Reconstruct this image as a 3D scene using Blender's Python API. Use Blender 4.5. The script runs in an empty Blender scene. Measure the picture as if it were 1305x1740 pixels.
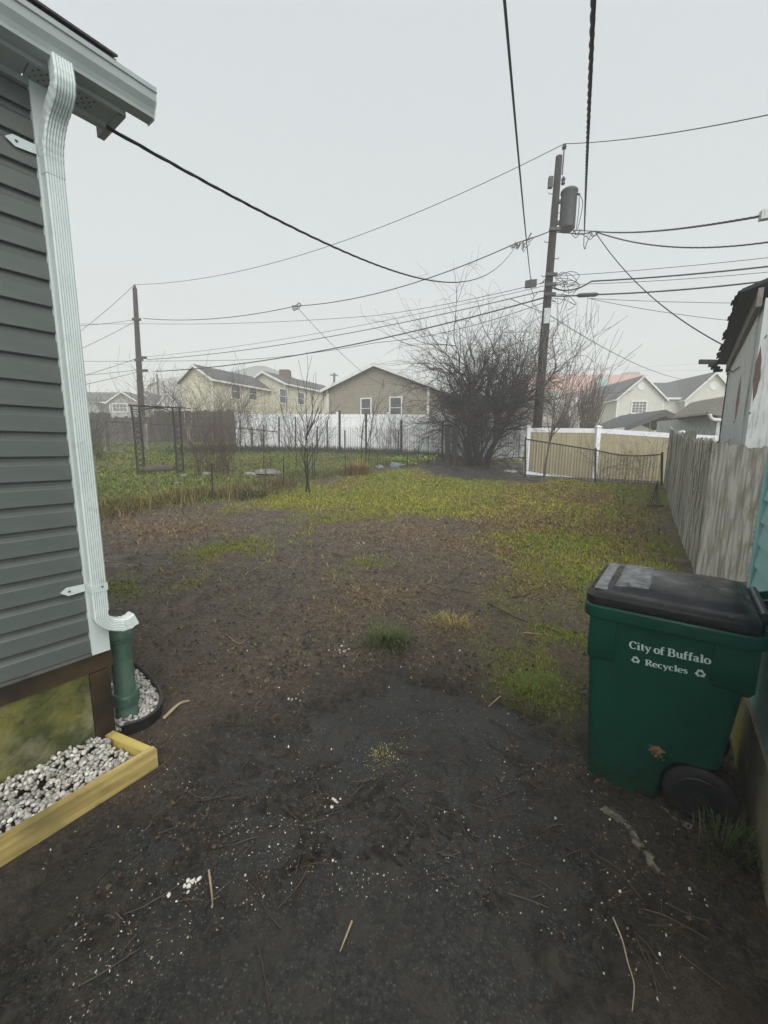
import bpy, math, random
import numpy as np
from mathutils import Vector, Matrix

random.seed(11)
RNG = np.random.default_rng(5)
sc = bpy.context.scene
COL = sc.collection

# ------------------------------------------------------------------ camera
F = 700.0                     # focal length in photograph pixels (1305 x 1740)
PW, PH = 1305.0, 1740.0
EYE = Vector((0, 0, 1.55))
PITCH, ROLL = math.radians(9.0), math.radians(0.4)
_f = Vector((0, math.cos(PITCH), -math.sin(PITCH)))
_r0 = Vector((1, 0, 0)); _u0 = Vector((0, math.sin(PITCH), math.cos(PITCH)))
_r = _r0 * math.cos(ROLL) + _u0 * math.sin(ROLL)
_u = -_r0 * math.sin(ROLL) + _u0 * math.cos(ROLL)
cam_data = bpy.data.cameras.new('camera')
cam = bpy.data.objects.new('camera', cam_data); COL.objects.link(cam)
cam.matrix_world = Matrix(((_r.x, _u.x, -_f.x, EYE.x), (_r.y, _u.y, -_f.y, EYE.y), (_r.z, _u.z, -_f.z, EYE.z), (0, 0, 0, 1)))
cam_data.sensor_fit = 'VERTICAL'; cam_data.sensor_height = 36.0
cam_data.lens = 36.0 * F / PH
cam_data.clip_start = 0.05; cam_data.clip_end = 3000
sc.camera = cam

# ------------------------------------------------------------------ sky, sun, exposure
SUN_EL, SUN_AZ = math.radians(46), math.radians(165)      # azimuth from +Y towards +X
world = bpy.data.worlds.new('World'); sc.world = world; world.use_nodes = True
wn = world.node_tree; wn.nodes.clear()
w_out = wn.nodes.new('ShaderNodeOutputWorld'); w_bg = wn.nodes.new('ShaderNodeBackground')
w_sky = wn.nodes.new('ShaderNodeTexSky'); w_sky.sky_type = 'NISHITA'; w_sky.sun_disc = False
w_sky.sun_elevation = SUN_EL; w_sky.sun_rotation = SUN_AZ
w_sky.air_density = 1.0; w_sky.dust_density = 6.0
w_hsv = wn.nodes.new('ShaderNodeHueSaturation'); w_hsv.inputs['Saturation'].default_value = 0.05
w_mix = wn.nodes.new('ShaderNodeMix'); w_mix.data_type = 'RGBA'
w_mix.inputs['Factor'].default_value = 0.80
w_mix.inputs['B'].default_value = (3.45, 3.74, 3.85, 1)       # an even layer of stratus
wn.links.new(w_sky.outputs[0], w_hsv.inputs['Color'])
wn.links.new(w_hsv.outputs[0], w_mix.inputs['A'])
wn.links.new(w_mix.outputs['Result'], w_bg.inputs['Color'])
w_bg.inputs['Strength'].default_value = 0.1
wn.links.new(w_bg.outputs[0], w_out.inputs['Surface'])
sun_d = bpy.data.lights.new('sun', 'SUN'); sun_d.energy = 1.5; sun_d.angle = math.radians(70)
sun_d.color = (1.0, 0.97, 0.93)
sun = bpy.data.objects.new('sun', sun_d); COL.objects.link(sun)
_sd = Vector((math.sin(SUN_AZ) * math.cos(SUN_EL), math.cos(SUN_AZ) * math.cos(SUN_EL), math.sin(SUN_EL)))
sun.rotation_euler = _sd.to_track_quat('Z', 'Y').to_euler()
sun.location = (0, 0, 30)
vs = sc.view_settings
vs.view_transform = 'Standard'; vs.look = 'None'; vs.exposure = 1.03; vs.gamma = 1.0; vs.use_curve_mapping = False
sc.cycles.volume_bounces = 6
sc.cycles.max_bounces = 8
sc.cycles.denoising_prefilter = 'NONE'

# ------------------------------------------------------------------ pixel helpers (a pixel is only a direction)
def ray(px, py):
    return _f + _r * ((px - PW / 2) / F) - _u * ((py - PH / 2) / F)
def at_z(px, py, z):
    d = ray(px, py); return EYE + d * ((z - EYE.z) / d.z)
def at_y(px, py, Y):
    d = ray(px, py); return EYE + d * (Y / d.y)
def at_plane(px, py, p0, nrm):
    d = ray(px, py); return EYE + d * ((Vector(p0) - EYE).dot(nrm) / d.dot(nrm))
def V(x, y, z=0.0): return Vector((x, y, z))

# terrain: the yard is level by the driveway and rises gently towards the back left
_ctrl = []
for px, py, D in [(240, 808, 12.5), (305, 802, 12.8), (410, 763, 19.5), (575, 766, 19.5), (740, 773, 19.5), (905, 806, 16.0),
                  (1012, 819, 12.4), (1118, 823, 11.8), (930, 818, 12.3), (815, 797, 15.5), (765, 790, 15.0), (360, 850, 9.8),
                  (482, 826, 11.6), (587, 806, 13.4), (185, 768, 17.0), (325, 764, 17.5), (200, 753, 22.0), (400, 753, 22.0),
                  (1128, 858, 9.6), (650, 850, 10.2)]:
    p = at_y(px, py, D); _ctrl.append((p.x, p.y, p.z))
for x in (-9, -6, -3, 0, 3, 6):
    for y in (-6, -2, 1, 3, 5):
        _ctrl.append((x, y, 0.0))
_ctrl += [(3.8, 4.8, 0.02), (-14, 8, .2), (-20, 18, 1.3), (12, 8, 0.1), (-30, 35, 1.6), (0, 32, 1.5), (12, 30, .9), (25, 30, .7), (-60, 60, 1.6), (60, 60, .8), (0, 90, 1.5), (25, 5, 0), (-30, 0, .2)]
_cx = np.array(_ctrl)
_N = len(_cx)
_A = np.zeros((_N + 3, _N + 3))
_dd = np.hypot(_cx[:, None, 0] - _cx[None, :, 0], _cx[:, None, 1] - _cx[None, :, 1])
_A[:_N, :_N] = np.sqrt(_dd ** 2 + 2.0) - np.eye(_N) * 0.5
_A[:_N, _N] = 1; _A[_N, :_N] = 1
_A[:_N, _N + 1:] = _cx[:, :2]; _A[_N + 1:, :_N] = _cx[:, :2].T
_w = np.linalg.lstsq(_A, np.concatenate([_cx[:, 2], np.zeros(3)]), rcond=None)[0]
def gz_np(x, y):
    x = np.asarray(x, float); y = np.asarray(y, float)
    r = np.hypot(x, y); k = np.minimum(1.0, 110.0 / np.maximum(r, 1e-6))
    xx, yy = x * k, y * k
    out = np.full(x.shape, _w[_N]) + _w[_N + 1] * xx + _w[_N + 2] * yy
    for i in range(_N):
        out = out + _w[i] * np.sqrt((xx - _cx[i, 0]) ** 2 + (yy - _cx[i, 1]) ** 2 + 2.0)
    return out
def gz(x, y): return float(gz_np(np.array([x]), np.array([y]))[0])
def ground(px, py):
    d = ray(px, py); t = 0.5
    while t < 200:
        p = EYE + d * t
        if p.z < gz(p.x, p.y): break
        t *= 1.01
    lo, hi = t / 1.01, t
    for _ in range(14):
        m = (lo + hi) / 2; p = EYE + d * m
        if p.z < gz(p.x, p.y): hi = m
        else: lo = m
    p = EYE + d * hi
    return V(p.x, p.y, gz(p.x, p.y))

# ------------------------------------------------------------------ numpy value noise
def _hash(ix, iy, seed):
    h = (ix.astype(np.int64) * 374761393 + iy.astype(np.int64) * 668265263 + seed * 1274126177) & 0xffffffff
    h = ((h ^ (h >> 13)) * 1103515245) & 0xffffffff
    h = ((h ^ (h >> 16)) * 2246822519) & 0xffffffff
    return ((h ^ (h >> 15)) & 0xffffff) / float(0xffffff)
def vnoise(x, y, seed=0):
    ix = np.floor(x); iy = np.floor(y); fx = x - ix; fy = y - iy
    fx = fx * fx * (3 - 2 * fx); fy = fy * fy * (3 - 2 * fy)
    a = _hash(ix, iy, seed); b = _hash(ix + 1, iy, seed); c = _hash(ix, iy + 1, seed); d = _hash(ix + 1, iy + 1, seed)
    return (a * (1 - fx) + b * fx) * (1 - fy) + (c * (1 - fx) + d * fx) * fy
def fbm(x, y, scale, octv=4, seed=0):
    x = np.asarray(x, float) / scale; y = np.asarray(y, float) / scale
    s = 0; amp = .5; tot = 0
    for o in range(octv):
        s = s + amp * vnoise(x * (2 ** o) + 17.3 * o, y * (2 ** o) - 9.1 * o, seed + o); tot += amp; amp *= .5
    return s / tot
def sdf_poly(x, y, poly):
    d = np.full(x.shape, 1e9); inside = np.zeros(x.shape, bool); n = len(poly)
    for i in range(n):
        ax, ay = poly[i]; bx, by = poly[(i + 1) % n]
        ex, ey = bx - ax, by - ay
        t = np.clip(((x - ax) * ex + (y - ay) * ey) / (ex * ex + ey * ey + 1e-9), 0, 1)
        d = np.minimum(d, np.hypot(x - ax - t * ex, y - ay - t * ey))
        cond = (ay > y) != (by > y)
        xi = ax + (y - ay) / (by - ay + 1e-12) * ex
        inside ^= cond & (x < xi)
    return np.where(inside, -d, d)
def sstep(a, b, v):
    t = np.clip((v - a) / (b - a), 0, 1); return t * t * (3 - 2 * t)

# ------------------------------------------------------------------ materials
def ramp_mix(nt, fac, a, b):
    m = nt.nodes.new('ShaderNodeMix'); m.data_type = 'RGBA'
    if isinstance(fac, (int, float)): m.inputs['Factor'].default_value = fac
    else: nt.links.new(fac, m.inputs['Factor'])
    for k, v in (('A', a), ('B', b)):
        if isinstance(v, (tuple, list)): m.inputs[k].default_value = (*v[:3], 1)
        else: nt.links.new(v, m.inputs[k])
    return m.outputs['Result']
def noise(nt, scale, detail=4, stretch=(1, 1, 1), rough=.55, coord='Object', dist=0.0, rnd=False):
    tc = nt.nodes.new('ShaderNodeTexCoord'); mp = nt.nodes.new('ShaderNodeMapping')
    mp.inputs['Scale'].default_value = stretch
    n = nt.nodes.new('ShaderNodeTexNoise'); n.inputs['Scale'].default_value = scale
    n.inputs['Detail'].default_value = detail; n.inputs['Roughness'].default_value = rough; n.inputs['Distortion'].default_value = dist
    nt.links.new(tc.outputs[coord], mp.inputs['Vector']); nt.links.new(mp.outputs[0], n.inputs['Vector'])
    if rnd:                                                      # every copy gets its own stretch of the pattern
        oi = nt.nodes.new('ShaderNodeObjectInfo'); ad = nt.nodes.new('ShaderNodeVectorMath'); ad.operation = 'ADD'
        cb = nt.nodes.new('ShaderNodeCombineXYZ')
        for i_, k_ in enumerate((41.0, 17.0, 29.0)): nt.links.new(mrange(nt, oi.outputs['Random'], 0, 1, 0, k_), cb.inputs[i_])
        nt.links.new(tc.outputs[coord], ad.inputs[0]); nt.links.new(cb.outputs[0], ad.inputs[1]); nt.links.new(ad.outputs[0], mp.inputs['Vector'])
    return n.outputs['Fac']
def mrange(nt, v, a, b, c=0.0, d=1.0):
    m = nt.nodes.new('ShaderNodeMapRange'); m.inputs['From Min'].default_value = a; m.inputs['From Max'].default_value = b
    m.inputs['To Min'].default_value = c; m.inputs['To Max'].default_value = d
    nt.links.new(v, m.inputs['Value']); return m.outputs[0]
def newmat(name):
    m = bpy.data.materials.new(name); m.use_nodes = True
    nt = m.node_tree; b = nt.nodes['Principled BSDF']
    return m, nt, b
def bump(nt, b, h, strength=.3, dist=.01):
    bp = nt.nodes.new('ShaderNodeBump'); bp.inputs['Strength'].default_value = strength; bp.inputs['Distance'].default_value = dist
    nt.links.new(h, bp.inputs['Height']); nt.links.new(bp.outputs[0], b.inputs['Normal'])
MATS = {}
def mat(name, c1, c2=None, rough=.6, scale=6, stretch=(1, 1, 1), lo=.35, hi=.65, bmp=0, bscale=None, bdist=.004, spec=.5, metal=0,
        c3=None, scale3=2, lo3=.5, hi3=.7, stretch3=(1, 1, 1), coord='Object', per_obj=0.0, detail=5, rvar=0.0):
    m, nt, b = newmat(name)
    out = None
    if c2 is not None:
        f = mrange(nt, noise(nt, scale, detail, stretch, coord=coord, rnd=per_obj > 0), lo, hi)
        out = ramp_mix(nt, f, c1, c2)
    if c3 is not None:
        f3 = mrange(nt, noise(nt, scale3, 5, stretch3, coord=coord, rnd=per_obj > 0), lo3, hi3)
        out = ramp_mix(nt, f3, out if out is not None else c1, c3)
    if per_obj:
        oi = nt.nodes.new('ShaderNodeObjectInfo'); hs = nt.nodes.new('ShaderNodeHueSaturation')
        nt.links.new(mrange(nt, oi.outputs['Random'], 0, 1, 1 - per_obj, 1 + per_obj), hs.inputs['Value'])
        if out is None: hs.inputs['Color'].default_value = (*c1, 1)
        else: nt.links.new(out, hs.inputs['Color'])
        out = hs.outputs[0]
    if out is None: b.inputs['Base Color'].default_value = (*c1, 1)
    else: nt.links.new(out, b.inputs['Base Color'])
    b.inputs['Roughness'].default_value = rough
    if rvar:
        nt.links.new(mrange(nt, noise(nt, scale * 1.7, 4, stretch, coord=coord), .3, .7, max(0.02, rough - rvar), min(1, rough + rvar)), b.inputs['Roughness'])
    b.inputs['Metallic'].default_value = metal
    b.inputs['Specular IOR Level'].default_value = spec
    if bmp: bump(nt, b, noise(nt, bscale or scale * 2, 5, stretch, coord=coord), bmp, bdist)
    MATS[name] = m; return m

M = MATS
mat('siding_grey', (.080, .092, .084), (.098, .111, .102), rough=.45, scale=3, stretch=(1, 1, 6), bmp=.08, bscale=60, bdist=.001, c3=(.066, .075, .068), scale3=9, lo3=.55, hi3=.8)
mat('trim_pale', (.57, .63, .61), (.49, .545, .525), rough=.42, scale=5, lo=.4, hi=.8, c3=(.36, .41, .39), scale3=14, lo3=.62, hi3=.85)
mat('gutter_shaded', (.36, .40, .385), (.29, .325, .31), rough=.38, scale=4, c3=(.22, .26, .25), scale3=11, lo3=.6, hi3=.85)  # pale trim tone greyed: shade at the eave is put into the colour
mat('soffit', (.34, .36, .35), (.27, .29, .28), rough=.6, scale=9, bmp=.3, bscale=120, bdist=.004)
mat('shingle_dark', (.02, .02, .021), (.045, .044, .043), rough=.9, scale=60, bmp=.5, bscale=90, per_obj=.2)
mat('wood_wet', (.055, .034, .012), (.014, .009, .005), rough=.5, scale=4, stretch=(1, 1, 1), lo=.4, hi=.65, bmp=.35, bscale=18, c3=(.012, .009, .006), scale3=5, lo3=.5, hi3=.65)
mat('wood_yellow', (.52, .41, .15), (.27, .19, .065), rough=.45, scale=26, stretch=(.06, 1, 1), lo=.40, hi=.62, bmp=.35, bscale=30, c3=(.20, .16, .06), scale3=3.5, lo3=.50, hi3=.72, bdist=.003)
mat('wood_yellow_end', (.56, .44, .13), (.38, .28, .08), rough=.4, scale=26, stretch=(.06, 1, 1), bmp=.2, c3=(.2, .16, .05), scale3=6, lo3=.55, hi3=.8)
mat('moss_concrete', (.165, .155, .030), (.040, .048, .010), rough=.7, scale=3.5, lo=.40, hi=.58, bmp=.8, bscale=26, bdist=.012, c3=(.27, .25, .15), scale3=2.6, lo3=.54, hi3=.72, detail=8)
mat('pale_concrete', (.30, .27, .19), (.20, .18, .11), rough=.75, scale=8, bmp=.5, bscale=30, c3=(.20, .19, .025), scale3=3.0, lo3=.50, hi3=.64, stretch3=(1, 1, .5))
mat('clay_green', (.085, .155, .112), (.045, .10, .07), rough=.42, scale=12, lo=.35, hi=.65, bmp=.15, bscale=40, c3=(.15, .19, .14), scale3=24, lo3=.6, hi3=.72, rvar=.12)
mat('pebble', (.47, .455, .42), (.29, .28, .255), rough=.6, scale=18, lo=.3, hi=.7, c3=(.60, .585, .55), scale3=34, lo3=.5, hi3=.7, bmp=.1)
mat('black_plastic', (.012, .012, .013), (.02, .02, .02), rough=.4, scale=20)
mat('bin_green', (.001, .060, .037), (.001, .050, .031), rough=.36, spec=.3, scale=5, bmp=.05, bscale=90, bdist=.001, c3=(.003, .036, .024), scale3=3, lo3=.55, hi3=.8, rvar=.08)
mat('bin_lid', (.007, .0072, .0075), (.016, .0165, .017), rough=.36, spec=.36, scale=7, lo=.45, hi=.75, c3=(.085, .088, .09), scale3=9, lo3=.62, hi3=.85, stretch3=(1, 2.4, 1), bmp=.12, bscale=26, bdist=.002, rvar=.16)
mat('lid_worn', (.13, .135, .14), (.24, .245, .25), rough=.42, scale=16, c3=(.06, .063, .065), scale3=34, lo3=.52, hi3=.68, rvar=.12)
mat('rubber', (.009, .009, .009), (.016, .015, .014), rough=.75, scale=30, bmp=.3)
mat('decal_white', (.50, .60, .57), (.60, .70, .66), rough=.5, scale=80)
mat('decal_rust', (.22, .12, .045), (.30, .19, .08), rough=.85, scale=45, c3=(.06, .04, .025), scale3=60, lo3=.52, hi3=.62)
mat('fence_pale', (.44, .43, .385), (.13, .125, .105), rough=.8, scale=11, stretch=(5, 5, .20), lo=.44, hi=.62, bmp=.8, bscale=11, bdist=.008, c3=(.09, .078, .045), scale3=3.4, lo3=.53, hi3=.66, stretch3=(3, 3, .45), per_obj=.2)
mat('fence_ply', (.26, .255, .225), (.115, .113, .095), rough=.8, scale=9, stretch=(5, 5, .25), lo=.42, hi=.62, bmp=.55, bscale=8, bdist=.004, c3=(.105, .10, .058), scale3=5, lo3=.48, hi3=.72, stretch3=(2.4, 2.4, .7))
mat('teal_paint', (.30, .54, .545), (.25, .48, .485), rough=.5, scale=6, bmp=.1, c3=(.36, .58, .58), scale3=12, lo3=.6, hi3=.8)
mat('teal_flake', (.18, .48, .46), (.36, .62, .6), rough=.5, scale=30)
mat('white_weathered', (.60, .62, .61), (.48, .50, .49), rough=.7, scale=5, stretch=(2, 2, .5), bmp=.3, bscale=18, c3=(.27, .275, .255), scale3=9, lo3=.53, hi3=.72, stretch3=(3, 3, .4))
mat('brown_streak', (.17, .07, .055), (.30, .19, .165), rough=.8, scale=22, stretch=(2, 2, .4), c3=(.44, .38, .36), scale3=26, lo3=.56, hi3=.74, stretch3=(2, 2, .35))
mat('rafter', (.24, .225, .195), (.15, .138, .115), rough=.8, scale=10, stretch=(2, 2, 2), bmp=.4)
mat('dark_wood', (.105, .095, .086), (.06, .054, .048), rough=.85, scale=6, stretch=(4, 4, .4), bmp=.4, per_obj=.25)
mat('post_wood', (.20, .185, .155), (.10, .09, .075), rough=.85, scale=9, stretch=(3, 3, .3), bmp=.5, per_obj=.15)
mat('pole_wood', (.030, .024, .020), (.016, .013, .011), rough=.9, scale=12, stretch=(4, 4, .25), bmp=.5, per_obj=.1)
mat('metal_dark', (.014, .0145, .015), (.024, .024, .024), rough=.55, scale=12)
mat('transformer', (.022, .024, .024), (.032, .034, .034), rough=.5, scale=5)
mat('wire', (.018, .018, .019), rough=.6)
mat('galv', (.12, .12, .118), (.07, .065, .06), rough=.6, scale=8)
mat('rusty_wire', (.05, .04, .033), (.03, .025, .02), rough=.7, scale=6)
mat('white_vinyl', (.86, .88, .90), (.80, .82, .84), rough=.45, scale=3, per_obj=.03)
mat('tan_vinyl', (.42, .37, .235), (.38, .335, .21), rough=.5, scale=3, stretch=(1, 1, .5), per_obj=.05)
mat('yellow_siding', (.60, .57, .44), (.50, .48, .37), rough=.65, scale=3, c3=(.40, .40, .33), scale3=7, lo3=.55, hi3=.8)
mat('tan_siding', (.27, .245, .19), (.235, .21, .165), rough=.6, scale=3)
mat('cream_siding', (.54, .54, .48), (.48, .48, .43), rough=.6, scale=2)
mat('grey_siding', (.30, .30, .29), (.26, .26, .25), rough=.6, scale=2)
mat('brick_far', (.17, .13, .115), (.13, .105, .095), rough=.8, scale=4)
mat('brick_chimney', (.13, .065, .05), (.085, .045, .035), rough=.85, scale=9, bmp=.3)
mat('roof_grey', (.065, .066, .068), (.05, .05, .052), rough=.85, scale=8, bmp=.3)
mat('roof_red', (.36, .13, .085), (.30, .11, .075), rough=.7, scale=2)
mat('aqua_panel', (.16, .42, .40), (.14, .37, .36), rough=.5, scale=2)
mat('white_trim', (.68, .69, .68), (.6, .61, .6), rough=.5, scale=4)
mat('glass_dark', (.05, .055, .06), (.10, .105, .11), rough=.12, scale=1.5)
mat('canopy_fabric', (.075, .077, .078), (.055, .056, .057), rough=.75, scale=4)
mat('orange_wood', (.34, .16, .03), (.26, .12, .025), rough=.6, scale=5)
mat('bark', (.024, .019, .016), (.013, .010, .009), rough=.9, scale=14, stretch=(2, 2, .5), bmp=.5)
mat('twig', (.026, .019, .016), (.017, .012, .010), rough=.85, scale=8)
mat('twig_red', (.085, .05, .038), (.06, .036, .028), rough=.85, scale=8)
mat('twig_grey', (.12, .10, .085), (.085, .07, .06), rough=.85, scale=8)
mat('stalk_dry', (.30, .22, .11), (.19, .13, .065), rough=.8, scale=8, coord='Object')
mat('stick_brown', (.055, .035, .022), (.035, .023, .015), rough=.7, scale=20)
mat('stick_pale', (.36, .28, .17), (.24, .18, .11), rough=.7, scale=20)
mat('log_bark', (.10, .085, .065), (.06, .05, .04), rough=.9, scale=10, bmp=.6)
mat('concrete_bare', (.20, .18, .135), (.075, .068, .052), rough=.85, scale=22, bmp=.7, bscale=40, bdist=.006, c3=(.035, .03, .024), scale3=26, lo3=.46, hi3=.56)
mat('stone', (.26, .25, .235), (.17, .165, .155), rough=.85, scale=7, bmp=.5, per_obj=.2)
mat('stone_blue', (.19, .205, .225), (.13, .14, .16), rough=.8, scale=7, bmp=.5, per_obj=.2)
mat('plate_white', (.5, .52, .52), (.42, .44, .44), rough=.5, scale=8)
mat('leaf_chartreuse', (.30, .36, .07), (.20, .28, .06), rough=.6, scale=10)
mat('leaf_litter', (.10, .055, .03), (.06, .035, .022), rough=.8, scale=10)
mat('paper_white', (.62, .60, .55), (.5, .48, .43), rough=.7, scale=20)

# colour-attribute material for blades
def blade_mat(name, rough=.55):
    m, nt, b = newmat(name)
    at = nt.nodes.new('ShaderNodeAttribute'); at.attribute_name = 'tint'
    nt.links.new(at.outputs['Color'], b.inputs['Base Color']); b.inputs['Roughness'].default_value = rough
    b.inputs['Specular IOR Level'].default_value = .3
    MATS[name] = m
blade_mat('blades'); blade_mat('litter', .7)
# pebbles vary stone by stone
m = MATS['pebble']; nt = m.node_tree; b = nt.nodes['Principled BSDF']; src_ = b.inputs['Base Color'].links[0].from_socket
at = nt.nodes.new('ShaderNodeAttribute'); at.attribute_name = 'tint'
mu = nt.nodes.new('ShaderNodeMix'); mu.data_type = 'RGBA'; mu.blend_type = 'MULTIPLY'; mu.inputs['Factor'].default_value = 1
nt.links.new(src_, mu.inputs['A']); nt.links.new(at.outputs['Color'], mu.inputs['B']); nt.links.new(mu.outputs['Result'], b.inputs['Base Color'])
# the cart: mud splashed up from the ground and a few pale scuffs
m = MATS['bin_green']; nt = m.node_tree; b = nt.nodes['Principled BSDF']; src_ = b.inputs['Base Color'].links[0].from_socket
ge = nt.nodes.new('ShaderNodeNewGeometry'); sx_ = nt.nodes.new('ShaderNodeSeparateXYZ'); nt.links.new(ge.outputs['Position'], sx_.inputs[0])
low = mrange(nt, sx_.outputs['Z'], .02, .30, 1, 0); nz = mrange(nt, noise(nt, 16, 7, rough=.7), .42, .62)
mm = nt.nodes.new('ShaderNodeMath'); mm.operation = 'MULTIPLY'; nt.links.new(low, mm.inputs[0]); nt.links.new(nz, mm.inputs[1])
c = ramp_mix(nt, mm.outputs[0], src_, (.022, .017, .012))
c = ramp_mix(nt, mrange(nt, noise(nt, 9, 6, (1, 1, 7), rough=.7), .64, .70, 0, .35), c, (.05, .13, .10))
nt.links.new(c, b.inputs['Base Color'])

# ------------------------------------------------------------------ mesh builder
class MB:
    def __init__(s): s.v = []; s.f = []
    def add(s, vs, fs):
        o = len(s.v); s.v.extend([tuple(x) for x in vs]); s.f.extend([tuple(i + o for i in f) for f in fs]); return s
    def frame_box(s, o, a, b, c):
        """box from corner o with edge vectors a, b, c"""
        o, a, b, c = map(Vector, (o, a, b, c))
        vs = [o, o + a, o + a + b, o + b, o + c, o + a + c, o + a + b + c, o + b + c]
        fs = [(0, 3, 2, 1), (4, 5, 6, 7), (0, 1, 5, 4), (1, 2, 6, 5), (2, 3, 7, 6), (3, 0, 4, 7)]
        if a.cross(b).dot(c) < 0: fs = [f[::-1] for f in fs]
        return s.add(vs, fs)
    def box(s, x0, x1, y0, y1, z0, z1):
        return s.frame_box((x0, y0, z0), (x1 - x0, 0, 0), (0, y1 - y0, 0), (0, 0, z1 - z0))
    def bar(s, p, q, w, h=None, up=(0, 0, 1)):
        p, q = Vector(p), Vector(q); h = h or w; d = (q - p).normalized(); up = Vector(up)
        if abs(d.dot(up)) > .98: up = Vector((1, 0, 0))
        sd = d.cross(up).normalized(); u2 = sd.cross(d)
        return s.frame_box(p - sd * w / 2 - u2 * h / 2, q - p, sd * w, u2 * h)
    def tube(s, pts, rad, n=6, cap=True):
        pts = [Vector(p) for p in pts]; k = len(pts)
        rad = rad if hasattr(rad, '__len__') else [rad] * k
        up = Vector((0, 0, 1)); d0 = (pts[1] - pts[0]).normalized()
        if abs(d0.dot(up)) > .9: up = Vector((1, 0, 0))
        sd = d0.cross(up).normalized(); o = len(s.v)
        for i, p in enumerate(pts):
            d = (pts[min(i + 1, k - 1)] - pts[max(i - 1, 0)]).normalized()
            sd = (sd - d * sd.dot(d)); sd = sd.normalized() if sd.length > 1e-6 else d.orthogonal().normalized()
            b = d.cross(sd)
            for j in range(n):
                a = 2 * math.pi * j / n
                s.v.append(tuple(p + (sd * math.cos(a) + b * math.sin(a)) * rad[i]))
        for i in range(k - 1):
            for j in range(n):
                s.f.append((o + i * n + j, o + i * n + (j + 1) % n, o + (i + 1) * n + (j + 1) % n, o + (i + 1) * n + j))
        if cap:
            s.f.append(tuple(o + j for j in range(n))[::-1]); s.f.append(tuple(o + (k - 1) * n + j for j in range(n)))
        return s
    def lathe(s, c, prof, n=24, axis=(0, 0, 1)):
        c = Vector(c); ax = Vector(axis).normalized(); a = ax.orthogonal().normalized(); b = ax.cross(a); o = len(s.v); k = len(prof)
        for r, h in prof:
            for j in range(n):
                t = 2 * math.pi * j / n
                s.v.append(tuple(c + ax * h + (a * math.cos(t) + b * math.sin(t)) * r))
        for i in range(k - 1):
            for j in range(n):
                s.f.append((o + i * n + j, o + i * n + (j + 1) % n, o + (i + 1) * n + (j + 1) % n, o + (i + 1) * n + j))
        s.f.append(tuple(o + j for j in range(n))[::-1]); s.f.append(tuple(o + (k - 1) * n + j for j in range(n)))
        return s
    def prism(s, poly, d):
        """extrude 3-D polygon along d"""
        poly = [Vector(p) for p in poly]; d = Vector(d); n = len(poly)
        vs = poly + [p + d for p in poly]
        fs = [tuple(range(n))[::-1], tuple(range(n, 2 * n))] + [(i, (i + 1) % n, n + (i + 1) % n, n + i) for i in range(n)]
        nr = Vector((0, 0, 0))
        for i in range(n): nr += poly[i].cross(poly[(i + 1) % n])
        if nr.dot(d) < 0: fs = [f[::-1] for f in fs]
        return s.add(vs, fs)
    def loft(s, rings, cap=True):
        o = len(s.v); n = len(rings[0])
        for r in rings: s.v.extend([tuple(p) for p in r])
        for i in range(len(rings) - 1):
            for j in range(n):
                s.f.append((o + i * n + j, o + i * n + (j + 1) % n, o + (i + 1) * n + (j + 1) % n, o + (i + 1) * n + j))
        if cap:
            s.f.append(tuple(o + j for j in range(n))[::-1]); s.f.append(tuple(o + (len(rings) - 1) * n + j for j in range(n)))
        return s

def mesh_of(mb, name, material, smooth=False):
    me = bpy.data.meshes.new(name); me.from_pydata(mb.v, [], mb.f); me.update()
    if material: me.materials.append(MATS[material])
    if smooth:
        me.polygons.foreach_set('use_smooth', [True] * len(me.polygons))
        try: me.set_sharp_from_angle(angle=math.radians(40))
        except Exception: pass
    return me
def put(name, me, parent=None, loc=None, rot=None):
    # all coordinates are world coordinates; PINV holds the inverse of each object's world matrix as built
    o = bpy.data.objects.new(name, me); COL.objects.link(o)
    if loc is not None: o.location = loc
    if rot is not None: o.rotation_euler = rot
    if parent is not None:
        o.parent = parent; o.matrix_parent_inverse = PINV[parent.name]
    PINV[o.name] = (Matrix.Translation(o.location) @ o.rotation_euler.to_matrix().to_4x4()).inverted()
    return o
PINV = {}
def obj(name, mb, material, parent=None, smooth=False):
    return put(name, mesh_of(mb, name, material, smooth), parent)
def tag(o, label, cat=None, group=None, kind=None):
    if label: o['label'] = label
    if cat: o['category'] = cat
    if group: o['group'] = group
    if kind: o['kind'] = kind
    return o
def thing(name, label, cat, loc=(0, 0, 0), group=None):
    o = bpy.data.objects.new(name, None); COL.objects.link(o); o.location = loc; o.empty_display_size = .2
    PINV[o.name] = Matrix.Translation(Vector(loc)).inverted()
    return tag(o, label, cat, group)

# the lot's own axes: U runs away to the right along houses and fences, N points from the left house towards the drive
def unit(v): return Vector(v).normalized()
Z = Vector((0, 0, 1))

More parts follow.
